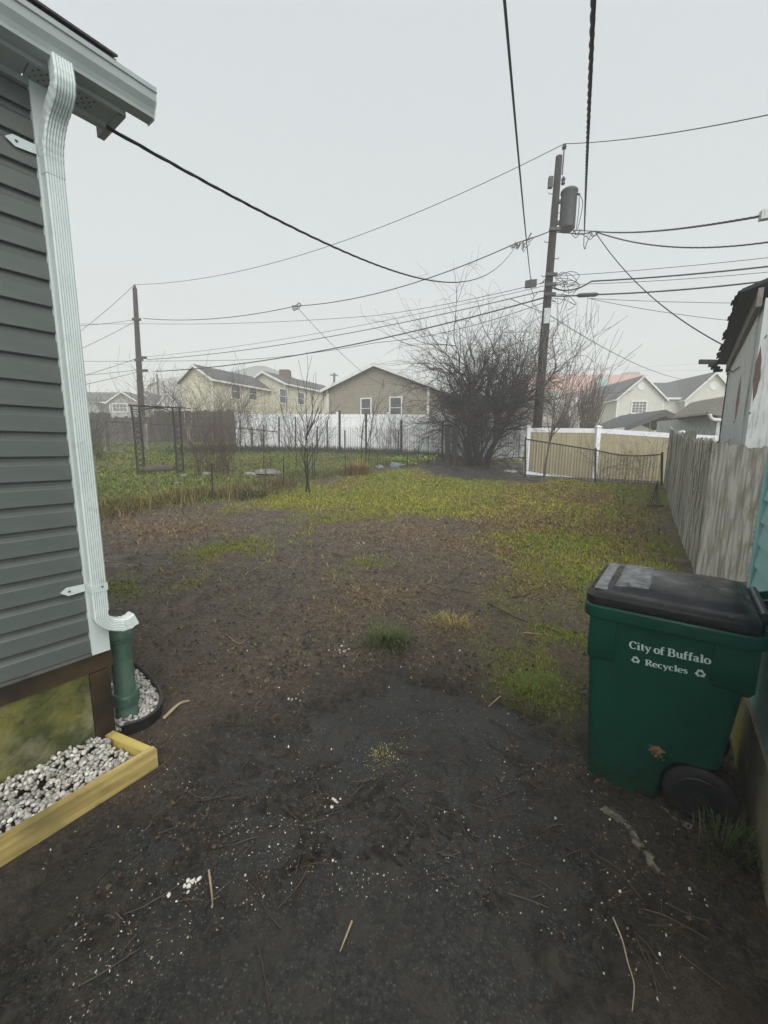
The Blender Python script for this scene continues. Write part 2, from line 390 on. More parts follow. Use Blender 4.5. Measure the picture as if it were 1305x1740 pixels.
# ------------------------------------------------------------------ ground cover masks (world positions)
def poly_px(pts): return [tuple(ground(a, b)[:2]) for a, b in pts]
LAWN = poly_px([(330, 888), (430, 872), (560, 880), (640, 882), (740, 884), (800, 905), (830, 960), (860, 1040), (860, 1150), (880, 1200), (985, 1245), (1010, 1180)]) + \
    [(2.2, 2.4), (3.7, 4.7), (8.0, 11.0)] + poly_px([(1118, 826), (1020, 822), (935, 812), (880, 812), (800, 806), (720, 790), (640, 800), (560, 815), (480, 832), (420, 850), (350, 868)])
GARDEN = poly_px([(168, 880), (260, 862), (350, 856), (480, 828), (590, 806), (700, 790), (760, 776), (740, 770), (410, 764)]) + [(-12, 22), (-20, 20), (-12, 9)]
ASPH = poly_px([(560, 1175), (690, 1130), (800, 1180), (890, 1222), (1000, 1262), (1030, 1382), (1108, 1490), (1180, 1738)]) + [(1.0, .3), (1.1, -3), (-3, -3), (-2.5, 0.2), (-1.6, 1.0)] + poly_px([(270, 1330), (330, 1280), (450, 1230), (540, 1190)])
MULCH_SOIL = poly_px([(700, 800), (760, 815), (880, 822), (930, 822), (935, 800), (880, 788), (740, 782)])  # bare patch of dark mulch round the big shrub
STRAW_SPOTS = [(ground(a, b), r, w) for a, b, r, w in [(300, 900, 1.0, .9), (240, 890, 1.1, 1.0), (640, 900, 1.0, .8), (800, 925, .8, .8), (930, 870, 1.6, .9), (860, 890, 1.0, .8), (1000, 850, 1.4, .7), (770, 1065, .28, .9), (640, 1010, .5, .6), (860, 940, .6, .7), (1040, 900, 1.0, .6), (700, 900, .9, .7), (600, 1040, .4, .6), (900, 1000, .5, .5)]]
YEL_SPOTS = [(ground(a, b), r, w) for a, b, r, w in [(930, 860, 1.3, 1.0), (810, 915, .6, .8), (700, 850, 2.0, .55), (520, 850, 1.6, .45), (650, 1290, .10, 1.0), (665, 1300, .07, 1.0), (800, 870, 1.4, .6), (760, 1070, .2, .6)]]
GREEN_TUFTS = [(ground(a, b), r, w) for a, b, r, w in [(380, 940, .7, .75), (440, 925, .6, .7), (250, 1000, .4, .7), (330, 990, .3, .5), (620, 960, .35, .5), (590, 975, .25, .55), (900, 1170, .22, .9), (940, 1200, .16, .9), (960, 1130, .2, .7), (200, 1000, .5, .6), (500, 905, .6, .4), (940, 1050, .3, .8), (990, 960, .6, .7), (760, 960, .4, .35), (870, 1090, .25, .45), (650, 1290, .09, .6)]]
def spots(x, y, lst):
    out = np.zeros(x.shape)
    for c, r, w in lst:
        d = np.hypot(x - c.x, y - c.y) / r
        out = np.maximum(out, w * np.exp(-d * d * 1.4))
    return out
def masks(x, y):
    n1 = fbm(x, y, 1.3, 5, 3); n2 = fbm(x, y, .35, 4, 8); n3 = fbm(x, y, .09, 3, 21); n4 = fbm(x, y, 2.6, 3, 40)
    dl = sdf_poly(x, y, LAWN); dg = sdf_poly(x, y, GARDEN); da = sdf_poly(x, y, ASPH); ds = sdf_poly(x, y, MULCH_SOIL)
    lawn = sstep(.45, -.75, dl + (n1 - .5) * 2.4 + (n2 - .5) * 1.1)
    near = sstep(6.5, 4.0, y)                                     # thinner, patchier grass close to the drive
    lawn = lawn * (1 - near * (1 - sstep(.42, .62, n2 * .6 + n1 * .5)) * .85)
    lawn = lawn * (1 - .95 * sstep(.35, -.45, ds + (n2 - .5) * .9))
    gard = sstep(.3, -.5, dg + (n1 - .5) * .8)
    far = sstep(19, 24, np.hypot(x, y))
    tuft = spots(x, y, GREEN_TUFTS) * sstep(.36, .6, n2)
    grass = np.clip(np.maximum(np.maximum(lawn, gard * (.55 + .45 * sstep(.35, .55, n1))), np.maximum(tuft * 1.1, far)), 0, 1)
    straw = np.clip(spots(x, y, STRAW_SPOTS) * sstep(.3, .6, n2 * .7 + n3 * .4) * 1.2 + lawn * sstep(.5, .75, n1) * .6, 0, 1)
    yel = np.clip(spots(x, y, YEL_SPOTS) * (.4 + .9 * sstep(.35, .65, n2)), 0, 1) * np.maximum(grass, sstep(.1, .3, spots(x, y, YEL_SPOTS[4:6])))
    asph = sstep(.10, -.16, da + (n1 - .5) * 1.7 + (n2 - .5) * 1.0 + (n3 - .5) * .4)
    masks.wet = np.maximum(sstep(.75, -.35, da + (n1 - .5) * 1.2 + (n2 - .5) * .8), sstep(.5, -.4, ds + (n2 - .5) * .8))  # dark mud: wet ground by the drive, plus the shrub's mulch patch
    return grass, straw, yel, asph, n1, n2, n3, n4
RUTS = [(ground(a, b), r, dep) for a, b, r, dep in [(420, 1440, .13, .035), (470, 1420, .10, .025), (600, 1395, .12, .02), (520, 1130, .22, .03), (830, 1010, .2, .02), (690, 1170, .12, .02), (420, 1535, .06, .04), (585, 1330, .09, .03), (345, 1500, .10, .02)]]
def relief(x, y, grass, asph):
    d = np.hypot(x, y); k = sstep(14, 6, d)
    lumps = (fbm(x, y, .55, 4, 50) - .5) * .05 + (fbm(x, y, .14, 4, 60) - .5) * .05 + (np.abs(fbm(x, y, .055, 3, 70) - .5)) * .045
    lumps = lumps * (.55 + .9 * sstep(.4, .62, fbm(x, y, .8, 3, 77)))
    for c, r, dep in RUTS:
        q = np.hypot(x - c.x, y - c.y) / r
        lumps = lumps - dep * np.exp(-q * q) + dep * .5 * np.exp(-(q - 1.5) ** 2 * 4)
    return lumps * (1 - .4 * grass) * (.25 + .75 * k)

FLATP = [tuple(at_z(a, b, 0)[:2]) for a, b in [(0, 1482), (150, 1385), (276, 1302), (284, 1210), (272, 1165), (245, 1135), (205, 1110), (190, 1130)]] + [(-2.6, 2.6), (-3.2, .2), (-2.2, .0)]
def flatten(x, y, z):
    k = sstep(.09, .0, sdf_poly(x, y, FLATP)); return z * (1 - k) - .012 * k
def grid_mesh(name, x, y, z, cols, attr='cover', attr2=None, cols2=None):
    h, w = x.shape
    me = bpy.data.meshes.new(name)
    co = np.stack([x, y, z], -1).reshape(-1, 3)
    idx = np.arange(h * w).reshape(h, w)
    q = np.stack([idx[:-1, :-1], idx[:-1, 1:], idx[1:, 1:], idx[1:, :-1]], -1).reshape(-1, 4)
    me.vertices.add(len(co)); me.vertices.foreach_set('co', co.ravel())
    me.loops.add(q.size); me.loops.foreach_set('vertex_index', q.ravel())
    me.polygons.add(len(q)); me.polygons.foreach_set('loop_start', np.arange(0, q.size, 4)); me.polygons.foreach_set('loop_total', np.full(len(q), 4))
    me.polygons.foreach_set('use_smooth', np.ones(len(q), bool))
    me.update(); me.validate()
    ca = me.color_attributes.new(attr, 'FLOAT_COLOR', 'POINT'); ca.data.foreach_set('color', cols.reshape(-1, 4).ravel())
    return me

# ground material: soil, turf, straw, moss, mixed by what grows where
m, nt, b = newmat('ground_cover'); MATS['ground_cover'] = m
at = nt.nodes.new('ShaderNodeAttribute'); at.attribute_name = 'cover'
sep = nt.nodes.new('ShaderNodeSeparateColor'); nt.links.new(at.outputs['Color'], sep.inputs[0])
soil = ramp_mix(nt, mrange(nt, noise(nt, 5, 6), .35, .65), (.118, .087, .062), (.052, .040, .030))
soil = ramp_mix(nt, mrange(nt, noise(nt, 22, 7, rough=.75), .50, .66), soil, (.17, .125, .080))
soil = ramp_mix(nt, mrange(nt, noise(nt, 13, 6, rough=.7), .54, .64), soil, (.017, .013, .010))
soil = ramp_mix(nt, mrange(nt, noise(nt, 1.1, 4), .45, .7), soil, (.112, .076, .050))
soil = ramp_mix(nt, mrange(nt, noise(nt, 48, 9, rough=.82), .53, .57, 0, .85), soil, (.20, .155, .105))
soil = ramp_mix(nt, mrange(nt, noise(nt, 40, 9, rough=.8), .42, .47, .85, 0), soil, (.013, .010, .008))
soil = ramp_mix(nt, mrange(nt, noise(nt, 150, 3), .70, .76), soil, (.22, .19, .15))
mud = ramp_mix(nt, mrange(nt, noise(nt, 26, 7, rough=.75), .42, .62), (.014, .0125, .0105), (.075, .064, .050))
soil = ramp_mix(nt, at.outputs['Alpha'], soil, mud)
turf = ramp_mix(nt, mrange(nt, noise(nt, 14, 5), .35, .65), (.15, .16, .012), (.22, .20, .018))
turf = ramp_mix(nt, mrange(nt, noise(nt, 70, 4), .45, .7), turf, (.075, .07, .02))
strw = ramp_mix(nt, mrange(nt, noise(nt, 30, 7, rough=.7), .4, .62), (.24, .145, .058), (.06, .034, .018))
yell = ramp_mix(nt, mrange(nt, noise(nt, 40, 5), .4, .65), (.30, .25, .04), (.16, .14, .03))
c = ramp_mix(nt, sep.outputs['Red'], soil, turf)
c = ramp_mix(nt, sep.outputs['Green'], c, strw)
c = ramp_mix(nt, sep.outputs['Blue'], c, yell)
nt.links.new(c, b.inputs['Base Color'])
wet = mrange(nt, noise(nt, 3.2, 4), .40, .62, .30, .78)
mm = nt.nodes.new('ShaderNodeMath'); mm.operation = 'MAXIMUM'
nt.links.new(wet, mm.inputs[0]); nt.links.new(mrange(nt, sep.outputs['Red'], 0, .5, .2, .85), mm.inputs[1]); nt.links.new(mm.outputs[0], b.inputs['Roughness'])
b.inputs['Specular IOR Level'].default_value = .45
bump(nt, b, noise(nt, 26, 8, rough=.78), 1.0, .05)

# wet asphalt: dark binder, pale chips of aggregate, a film of water
m, nt, b = newmat('asphalt'); MATS['asphalt'] = m
vor = nt.nodes.new('ShaderNodeTexVoronoi'); vor.inputs['Scale'].default_value = 98
tc = nt.nodes.new('ShaderNodeTexCoord'); nt.links.new(tc.outputs['Object'], vor.inputs['Vector'])
sepc = nt.nodes.new('ShaderNodeSeparateColor'); nt.links.new(vor.outputs['Color'], sepc.inputs[0])
base = ramp_mix(nt, mrange(nt, noise(nt, 2.2, 5), .35, .65), (.032, .030, .026), (.015, .014, .012))
chip = ramp_mix(nt, sepc.outputs['Red'], (.006, .006, .0055), (.115, .110, .092))
c = ramp_mix(nt, mrange(nt, vor.outputs['Distance'], .18, .42, .85, 0), base, chip)
c = ramp_mix(nt, mrange(nt, noise(nt, 55, 8, rough=.8), .44, .56, .8, 0), c, (.007, .0068, .006))
c = ramp_mix(nt, mrange(nt, noise(nt, 6, 8, rough=.72), .50, .60, 0, .8), c, (.030, .025, .019))
nt.links.new(c, b.inputs['Base Color'])
nt.links.new(mrange(nt, noise(nt, 3.0, 4), .36, .62, .16, .55), b.inputs['Roughness'])
b.inputs['Specular IOR Level'].default_value = .30
bp = nt.nodes.new('ShaderNodeBump'); bp.inputs['Strength'].default_value = .28; bp.inputs['Distance'].default_value = .006; bp.invert = True
nt.links.new(vor.outputs['Distance'], bp.inputs['Height'])
bp2 = nt.nodes.new('ShaderNodeBump'); bp2.inputs['Strength'].default_value = .35; bp2.inputs['Distance'].default_value = .006
nt.links.new(noise(nt, 75, 7, rough=.75), bp2.inputs['Height']); nt.links.new(bp.outputs[0], bp2.inputs['Normal']); nt.links.new(bp2.outputs[0], b.inputs['Normal'])

# ground sheet: a fan that is fine near the drive and runs out to the horizon
_ang = np.radians(np.linspace(-88, 88, 560)); _rad = np.concatenate([[.3, .6], np.exp(np.linspace(math.log(.9), math.log(900), 880))])
RR, AA = np.meshgrid(_rad, _ang, indexing='ij')
GX = RR * np.sin(AA); GY = -1.6 + RR * np.cos(AA)
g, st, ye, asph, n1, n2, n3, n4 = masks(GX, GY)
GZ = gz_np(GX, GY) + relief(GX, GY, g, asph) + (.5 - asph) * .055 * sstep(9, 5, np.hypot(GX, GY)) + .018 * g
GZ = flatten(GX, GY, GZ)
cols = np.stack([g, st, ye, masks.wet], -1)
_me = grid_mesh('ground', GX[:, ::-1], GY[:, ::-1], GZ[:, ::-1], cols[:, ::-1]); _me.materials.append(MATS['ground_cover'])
tag(put('ground', _me), 'muddy back yard ground with patchy grass and straw', None, None, 'structure')
# drive
dx, dy = np.meshgrid(np.linspace(-3.2, 1.75, 300), np.linspace(-1.5, 3.6, 310), indexing='xy')
dz = gz_np(dx, dy) + (fbm(dx, dy, .5, 4, 90) - .5) * .022 + (fbm(dx, dy, .07, 3, 95) - .5) * .008
_me = grid_mesh('driveway', dx, dy, flatten(dx, dy, dz - .004) - .001, np.ones(dx.shape + (4,))); _me.materials.append(MATS['asphalt'])
tag(put('driveway', _me), 'wet black asphalt driveway running into the mud', None, None, 'structure')
def surf(x, y):
    """height of the visible ground (soil or asphalt) at points"""
    x = np.asarray(x, float); y = np.asarray(y, float)
    g, st, ye, a, *_ = masks(x, y)
    zg = gz_np(x, y) + relief(x, y, g, a) + (.5 - a) * .055 * sstep(9, 5, np.hypot(x, y)) + .018 * g
    zd = gz_np(x, y) + (fbm(x, y, .5, 4, 90) - .5) * .022 + (fbm(x, y, .07, 3, 95) - .5) * .008 - .004
    return flatten(x, y, np.where((x > -3.2) & (x < 1.75) & (y < 3.6), np.maximum(zg, zd), zg))
def surf1(x, y): return float(surf(np.array([x]), np.array([y]))[0])

def raw_mesh(name, co, faces_n, tint, material):
    """co: (k, n, 3) points of k separate fans of n-gon strips given by index list faces_n"""
    k, n, _ = co.shape
    me = bpy.data.meshes.new(name)
    fl = np.array(faces_n); fi = (fl[None] + (np.arange(k) * n)[:, None, None]).reshape(-1, fl.shape[1])
    me.vertices.add(k * n); me.vertices.foreach_set('co', co.reshape(-1))
    me.loops.add(fi.size); me.loops.foreach_set('vertex_index', fi.ravel())
    me.polygons.add(len(fi)); me.polygons.foreach_set('loop_start', np.arange(0, fi.size, fl.shape[1])); me.polygons.foreach_set('loop_total', np.full(len(fi), fl.shape[1]))
    me.update()
    ca = me.color_attributes.new('tint', 'FLOAT_COLOR', 'POINT')
    t = np.concatenate([np.repeat(tint[:, None, :], n, 1), np.ones((k, n, 1))], -1)
    ca.data.foreach_set('color', t.reshape(-1)); me.materials.append(MATS[material])
    return me
def blades(base, length, width, lean, heading, tint, name, material='blades'):
    k = len(base)
    side = np.stack([np.cos(heading + math.pi / 2), np.sin(heading + math.pi / 2), np.zeros(k)], -1)
    fw = np.stack([np.cos(heading), np.sin(heading), np.zeros(k)], -1); up = np.array([0, 0, 1.0])
    L = length[:, None]; W = width[:, None]; le = lean[:, None]
    mid = base + up * L * .55 * np.cos(le * .6) + fw * L * .55 * np.sin(le * .6)
    tip = mid + up * L * .45 * np.cos(np.minimum(le * 1.6, 1.9)) + fw * L * .45 * np.sin(np.minimum(le * 1.6, 1.9))
    co = np.stack([base - side * W, base + side * W, mid + side * W * .7, mid - side * W * .7, tip, tip], 1)[:, :5]
    me = raw_mesh(name, co, [(0, 1, 2), (0, 2, 3), (3, 2, 4)], tint, material)
    return me

def lerp(a, b, t): return a[None] * (1 - t[:, None]) + b[None] * t[:, None]
C3 = lambda *v: np.array(v, float)
# short lawn turf
def scatter(n, x0, x1, y0, y1): return RNG.uniform(x0, x1, n), RNG.uniform(y0, y1, n)
def polar(n, r0, r1, a0=-46, a1=46):
    r = np.exp(RNG.uniform(math.log(r0), math.log(r1), n)); a = np.radians(RNG.uniform(a0, a1, n)); return r * np.sin(a), r * np.cos(a)
x, y = polar(370000, 2.0, 25)
g, st, ye, a, n1, n2, n3, n4 = masks(x, y)
dgard = sdf_poly(x, y, GARDEN)
clear_bin = ~((np.abs((x - 1.35) * .81 - (y - 1.65) * .586) < .42) & (np.abs((x - 1.35) * .586 + (y - 1.65) * .81) < .36))
keep = (RNG.random(len(x)) < (g ** 1.3) * .9 + .02 * (y > 2.6) * (1 - masks.wet)) & (a < .3) & clear_bin & (x < 3.6 + (y - 4.8) * .6)
x, y, st, ye, n1, n2, n4, dgard = (q[keep] for q in (x, y, st, ye, n1, n2, n4, dgard))
k = len(x); d = np.hypot(x, y)
z = surf(x, y) - .004
ln = RNG.uniform(.025, .07, k) * (1 + .5 * (dgard < 0)) * (.55 + .45 * sstep(3, 8, d)); wd = np.maximum(.0018, d * .00105) * RNG.uniform(.7, 1.3, k)
t = np.clip(RNG.normal(.35, .25, k) + (n1 - .5) * 1.2, 0, 1)
tint = lerp(C3(.115, .175, .010), C3(.29, .285, .014), t)
tint = np.where((RNG.random(k) < (.12 + st * .75))[:, None], lerp(C3(.27, .185, .075), C3(.13, .08, .035), RNG.random(k)), tint)
tint = np.where((RNG.random(k) < ye * .8)[:, None], lerp(C3(.40, .35, .03), C3(.29, .27, .02), RNG.random(k)), tint)
tint = np.where(((dgard < -.1) & (RNG.random(k) < .7))[:, None], lerp(C3(.04, .095, .016), C3(.09, .13, .03), RNG.random(k)), tint)
me = blades(np.stack([x, y, z], -1), ln, wd, RNG.uniform(.2, 1.3, k), RNG.uniform(0, 6.283, k), tint, 'lawn_grass')
tag(put('lawn_grass', me), 'short yellow green turf growing across the yard', 'grass', None, 'stuff')
# loose straw lying on the mud
x, y = polar(100000, 2.0, 13)
g, st, ye, a, n1, n2, n3, n4 = masks(x, y)
keep = (RNG.random(len(x)) < np.clip(st * .95 + .13, 0, 1) * .45 * (1 - .85 * masks.wet)) & (a < .5) & (x < 3.6 + (y - 4.8) * .6)
x, y = x[keep], y[keep]; k = len(x); d = np.hypot(x, y)
tint = lerp(C3(.32, .235, .11), C3(.065, .044, .025), RNG.random(k) ** .6)
me = blades(np.stack([x, y, surf(x, y) + .004], -1), RNG.uniform(.04, .17, k) * (.35 + .65 * sstep(2.5, 6, d)), np.maximum(.0011, d * .0013 * (.5 + .5 * sstep(2.5, 5, d))), RNG.uniform(1.35, 1.7, k) / .8, RNG.uniform(0, 6.283, k), tint, 'straw')
tag(put('straw', me), 'dead straw lying matted on the mud', 'straw', None, 'stuff')
# tall dry grass along the garden fence
def band(pts, n, spread):
    P = [ground(*q) for q in pts]; out = []
    seg = [(P[i + 1] - P[i]).length for i in range(len(P) - 1)]; tot = sum(seg)
    for i, s in enumerate(seg):
        m_ = int(n * s / tot); tt = RNG.random(m_)
        out.append(np.stack([P[i].x + (P[i + 1].x - P[i].x) * tt + RNG.normal(0, spread, m_), P[i].y + (P[i + 1].y - P[i].y) * tt + RNG.normal(0, spread, m_)], -1))
    return np.concatenate(out)
q = band([(150, 880), (200, 866), (280, 853), (360, 842), (430, 832), (480, 823)], 5200, .3); x, y = q[:, 0], q[:, 1]; k = len(x)
tint = lerp(C3(.30, .215, .07), C3(.12, .10, .035), RNG.random(k)); tint = np.where((RNG.random(k) < .3)[:, None], C3(.09, .12, .025)[None], tint)
hk = (.35 + .9 * fbm(x, y, .7, 3, 33))
me = blades(np.stack([x, y, surf(x, y) - .01], -1), RNG.uniform(.15, .5, k) * hk, np.full(k, .0055), RNG.uniform(.3, 1.3, k), RNG.uniform(0, 6.283, k), tint, 'dry_grass')
tag(put('dry_grass', me), 'tall golden dry grass along the foot of the garden fence', 'grass', None, 'stuff')
q = band([(480, 823), (540, 812), (600, 800), (660, 790), (740, 782)], 1800, .25); x, y = q[:, 0], q[:, 1]; k = len(x)
tint = lerp(C3(.20, .15, .055), C3(.07, .08, .025), RNG.random(k))
me = blades(np.stack([x, y, surf(x, y) - .01], -1), RNG.uniform(.1, .32, k), np.full(k, .006), RNG.uniform(.3, 1.2, k), RNG.uniform(0, 6.283, k), tint, 'dry_grass')
tag(put('dry_grass', me), 'low brown grass edge between the lawn and the saplings', 'grass', None, 'stuff')
# dark weeds at the foot of the white fence
q = band([(300, 770), (410, 765), (575, 767), (700, 772), (760, 778)], 6000, .5); x, y = q[:, 0], q[:, 1]; k = len(x)
tint = lerp(C3(.06, .055, .03), C3(.05, .075, .025), RNG.random(k))
me = blades(np.stack([x, y, surf(x, y) - .01], -1), RNG.uniform(.12, .42, k), np.full(k, .010), RNG.uniform(.3, 1.3, k), RNG.uniform(0, 6.283, k), tint, 'weeds')
tag(put('weeds', me), 'dark low weeds along the foot of the white fence', 'weeds', None, 'stuff')

# litter on the mud and asphalt: chips of bark, bits of stalk, small stones
def flecks(n, r0, r1, size, tints, name, label, cat, cond=None, aspect=3.0, lift=.003, thick=.3):
    x, y = polar(n, r0, r1, -44, 44)
    g, st, ye, a, n1, n2, n3, n4 = masks(x, y)
    keep = (RNG.random(n) < 1 - .9 * g) & (x < 3.4) & (RNG.random(n) < .25 + .75 * sstep(.35, .65, n2)) & ~((x < -1.0) & (y < 2.4) & (y - 1.9 > (x + 1.36) * 1.2 - .55))
    if cond is not None: keep &= cond(a)
    x, y = x[keep], y[keep]; k = len(x)
    L = RNG.uniform(.35, 1, k) ** 1.6 * size; W = L / (1 + (aspect - 1) * RNG.random(k)); h = RNG.uniform(0, 6.283, k)
    c, s = np.cos(h), np.sin(h); zz = surf(x, y) + lift
    def pt(u, v, w): return np.stack([x + (c * u * L - s * v * W), y + (s * u * L + c * v * W), zz + w * W * thick + RNG.normal(0, .0015, k)], -1)
    co = np.stack([pt(-.5, 0, .2), pt(-.1, -.5, 0), pt(.5, -.1, .3), pt(.15, .5, 0), pt(0, 0, 1.3)], 1)
    ti = tints[RNG.integers(0, len(tints), k)] * RNG.uniform(.6, 1.2, k)[:, None]
    me = raw_mesh(name, co, [(0, 1, 4), (1, 2, 4), (2, 3, 4), (3, 0, 4)], ti, 'litter')
    tag(put(name, me), label, cat, None, 'stuff')
flecks(15000, 1.2, 9, .011, np.array([(.34, .29, .2), (.22, .16, .09), (.12, .07, .04), (.45, .42, .36)]), 'chips', 'small pale chips of bark and stalk strewn over the mud', 'debris', aspect=4)
flecks(600, 1.2, 9, .013, np.array([(.6, .58, .54), (.5, .48, .44), (.4, .38, .34)]), 'small_stones', 'small white stones scattered over mud and asphalt', 'stones', aspect=1.6, thick=.9)
flecks(13000, 1.5, 10, .026, np.array([(.04, .026, .016), (.075, .045, .026), (.03, .021, .015), (.10, .066, .036)]), 'leaf_bits', 'brown leaf bits trodden into the mud', 'leaves', lambda a: a < .75, aspect=2.2)
flecks(11000, 2.5, 12, .045, np.array([(.045, .033, .024), (.085, .062, .044), (.026, .020, .016), (.12, .09, .06), (.02, .016, .013)]), 'clods', 'small clods of wet soil over the mud', 'soil', lambda a: a < .35, aspect=1.9, thick=.5, lift=-.004)
# fine twigs
def twig_litter(n, r0, r1, name, label):
    mb = MB(); x, y = polar(n, r0, r1, -44, 44); g, st, ye, a, *_ = masks(x, y)
    for i in range(n):
        if RNG.random() < g[i] * .8 or x[i] > 3.3 or (x[i] < -1.05 and y[i] < 2.2): continue
        L = random.uniform(.04, .20) * random.random() ** .7; h = random.uniform(0, 6.283); bend = random.uniform(-.7, .7)
        P = []
        for j in range(4):
            P.append((x[i], y[i])); x_, y_ = x[i] + math.cos(h) * L / 3, y[i] + math.sin(h) * L / 3
            x[i], y[i] = x_, y_; h += bend / 3
        zz = surf(np.array([q[0] for q in P]), np.array([q[1] for q in P]))
        zm = max(zz) if L < .12 else None
        mb.tube([(q[0], q[1], (zz[j] if zm is None else (zm + zz[j]) / 2) + .003) for j, q in enumerate(P)], random.uniform(.001, .0022), 3, False)
    tag(obj(name, mb, 'stick_brown'), label, 'twigs', None, 'stuff')
twig_litter(1500, 1.3, 8.5, 'twigs', 'thin dark twigs strewn over the mud and asphalt')
# ------------------------------------------------------------------ grey house on the left
WU = ray(1180, 762); WU = unit((WU.x, WU.y, 0)); WN = Vector((WU.y, -WU.x, 0))     # along the wall / out of the wall
WC = at_z(190, 1235, .08); WC.z = 0                                       # house corner on the ground
house = thing('grey_house', 'grey vinyl sided house with pale downspout and mossy foundation at left edge', 'house', WC)
def W(u, n, z): return WC + WU * u + WN * n + Z * z
def wall_pt(px, py, n=0.0):
    p = at_plane(px, py, WC + WN * n, WN); r = p - WC; return r.dot(WU), p.z
SZ0 = wall_pt(150, 1108)[1]; SZ1 = wall_pt(75, 152, .02)[1]; NB = round((SZ1 - SZ0) / .108); BH = (SZ1 - SZ0) / NB
LEN = 4.2
CB = -wall_pt(155, 1105, .02)[0]                                                                   # corner board width
prof = [(0.005, .004), (0.0, .020), (.003, .022), (BH * .64, .0195), (BH * .68, .016), (BH * .74, .008), (BH * .78, .006), (BH * 1.04, .004)]
mb = MB()
for u in (0, -(LEN - CB)):
    for zz, nn in prof: mb.v.append(tuple(WU * u + WN * nn + Z * zz))
k = len(prof)
for i in range(k - 1): mb.f.append((i, k + i, k + i + 1, i + 1))
mb.f.append(tuple(range(k))); me = mesh_of(mb, 'siding_board', 'siding_grey')
for i in range(NB):
    put('siding_board', me, house, W(-CB, 0, SZ0 + i * BH))
obj('wall_core', MB().frame_box(W(-.004, -.004, .02), -WU * LEN, -WN * 5, Z * 2.95), 'siding_grey', house)
cb = obj('corner_board', MB().frame_box(W(-CB, 0, SZ0 - .012), WU * (CB + .02), WN * .031, Z * (SZ1 - SZ0 + .012)), 'trim_pale', house)
obj('corner_board', MB().frame_box(W(.0, -.13, SZ0 - .012), WU * .022, WN * .128, Z * (SZ1 - SZ0 + .012)), 'trim_pale', house)
obj('starter_strip', MB().frame_box(W(-LEN, .0, SZ0 - .016), WU * (LEN - CB), WN * .028, Z * .014), 'galv', house)
obj('sill_board', MB().frame_box(W(-LEN, 0, SZ0 - .105), WU * (LEN + .03), WN * .018, Z * .086), 'wood_wet', house)
obj('corner_timber', MB().frame_box(W(-.075, .001, -.02), WU * .085, WN * .020, Z * (SZ0 - .09)), 'wood_wet', house)
obj('foundation', MB().frame_box(W(-LEN, -.3, -.1), WU * (LEN - .078), WN * .303, Z * (SZ0 + -.008)), 'moss_concrete', house)
# soffit panels with a frieze, fascia, gutter, roof
OV = .245; ND = .132
EZ = SZ1
for i in range(9):
    u1 = OV - .02 - i * .305; s = obj('soffit_panel', MB().frame_box(W(u1 - .302, .03, EZ), WU * .300, WN * (ND - .03), Z * .012), 'soffit', house)
    mbh = MB()
    for a_ in range(12):
        for b_ in range(4):
            if a_ < 8: mbh.lathe(W(u1 - .285 + a_ * .027 + (b_ % 2) * .012, .05 + b_ * .022, EZ - .0012), [(.0042, 0), (.0042, .001)], 6)
    obj('vent_holes', mbh, 'metal_dark', s)
obj('soffit_trim', MB().frame_box(W(OV - .02, -.1, EZ - .006), WU * .03, WN * (ND + .11), Z * .13), 'gutter_shaded', house)
obj('soffit_channel', MB().frame_box(W(-LEN, .0, EZ - .022), WU * (LEN + OV - .03), WN * .03, Z * .022), 'gutter_shaded', house)
obj('fascia', MB().frame_box(W(-LEN, ND, EZ - .006), WU * (LEN + OV), WN * .018, Z * .16), 'gutter_shaded', house)
gp = [(0, 0), (.075, 0), (.078, .012), (.088, .030), (.108, .055), (.112, .085), (.120, .088), (.121, .106), (.108, .106), (.108, .098), (.006, .098), (.0, .106)]
gp = [(a_ * .80, b_) for a_, b_ in gp]; GN = ND + .019; GZ0 = EZ + .012
gut = obj('gutter', MB().prism([W(-LEN, GN + a_, GZ0 + b_) for a_, b_ in gp], WU * (LEN + OV + .10)), 'gutter_shaded', house)
obj('end_cap', MB().prism([W(OV + .10, GN - .004 + a_ * 1.06, GZ0 - .004 + b_ * 1.06) for a_, b_ in gp], WU * .004), 'trim_pale', gut)
obj('drip_edge', MB().frame_box(W(-LEN, ND - .02, GZ0 + .112), WU * (LEN + OV - .06), WN * .09, Z * .008), 'trim_pale', house)
roof = obj('roof', MB().frame_box(W(-LEN, ND + .075, GZ0 + .122), WU * (LEN + OV - .04), -WN * 2.6 + Z * 1.15, Z * .02), 'shingle_dark', house)
for i in range(14):
    obj('shingle', MB().frame_box(W(OV - .035 - (i + 1) * .33, ND + .09, GZ0 + .143 + random.uniform(0, .004)), WU * .326, -WN * .28 + Z * .124, Z * .009), 'shingle_dark', roof)

# downspout: swept rounded rectangle with ribs
def sweep(path, side, w, dp, ribs=0, nrm_flip=1, scale=None, front=None):
    """path of points; side = width direction; the remaining direction is the front"""
    rings = []; side = Vector(side).normalized()
    prof = []
    k_ = 6
    for i in range(k_ * 2 + 1):                                     # ribbed front face
        x_ = -w / 2 + .006 + (w - .012) * i / (k_ * 2); prof.append((x_, dp / 2 + (-.005 if i % 2 else 0) * ribs))
    prof += [(w / 2, dp / 2 - .006), (w / 2, -dp / 2 + .006), (w / 2 - .006, -dp / 2), (-w / 2 + .006, -dp / 2), (-w / 2, -dp / 2 + .006), (-w / 2, dp / 2 - .006)]
    for i, p in enumerate(path):
        d = (path[min(i + 1, len(path) - 1)] - path[max(i - 1, 0)]).normalized()
        if front is not None: fr = Vector(front); side = d.cross(fr).normalized()
        else: fr = side.cross(d).normalized() * nrm_flip
        s_ = scale[i] if scale else 1
        rings.append([p + side * a_ * s_ + fr * b_ * s_ for a_, b_ in prof])
    return MB().loft(rings)
DD = .062
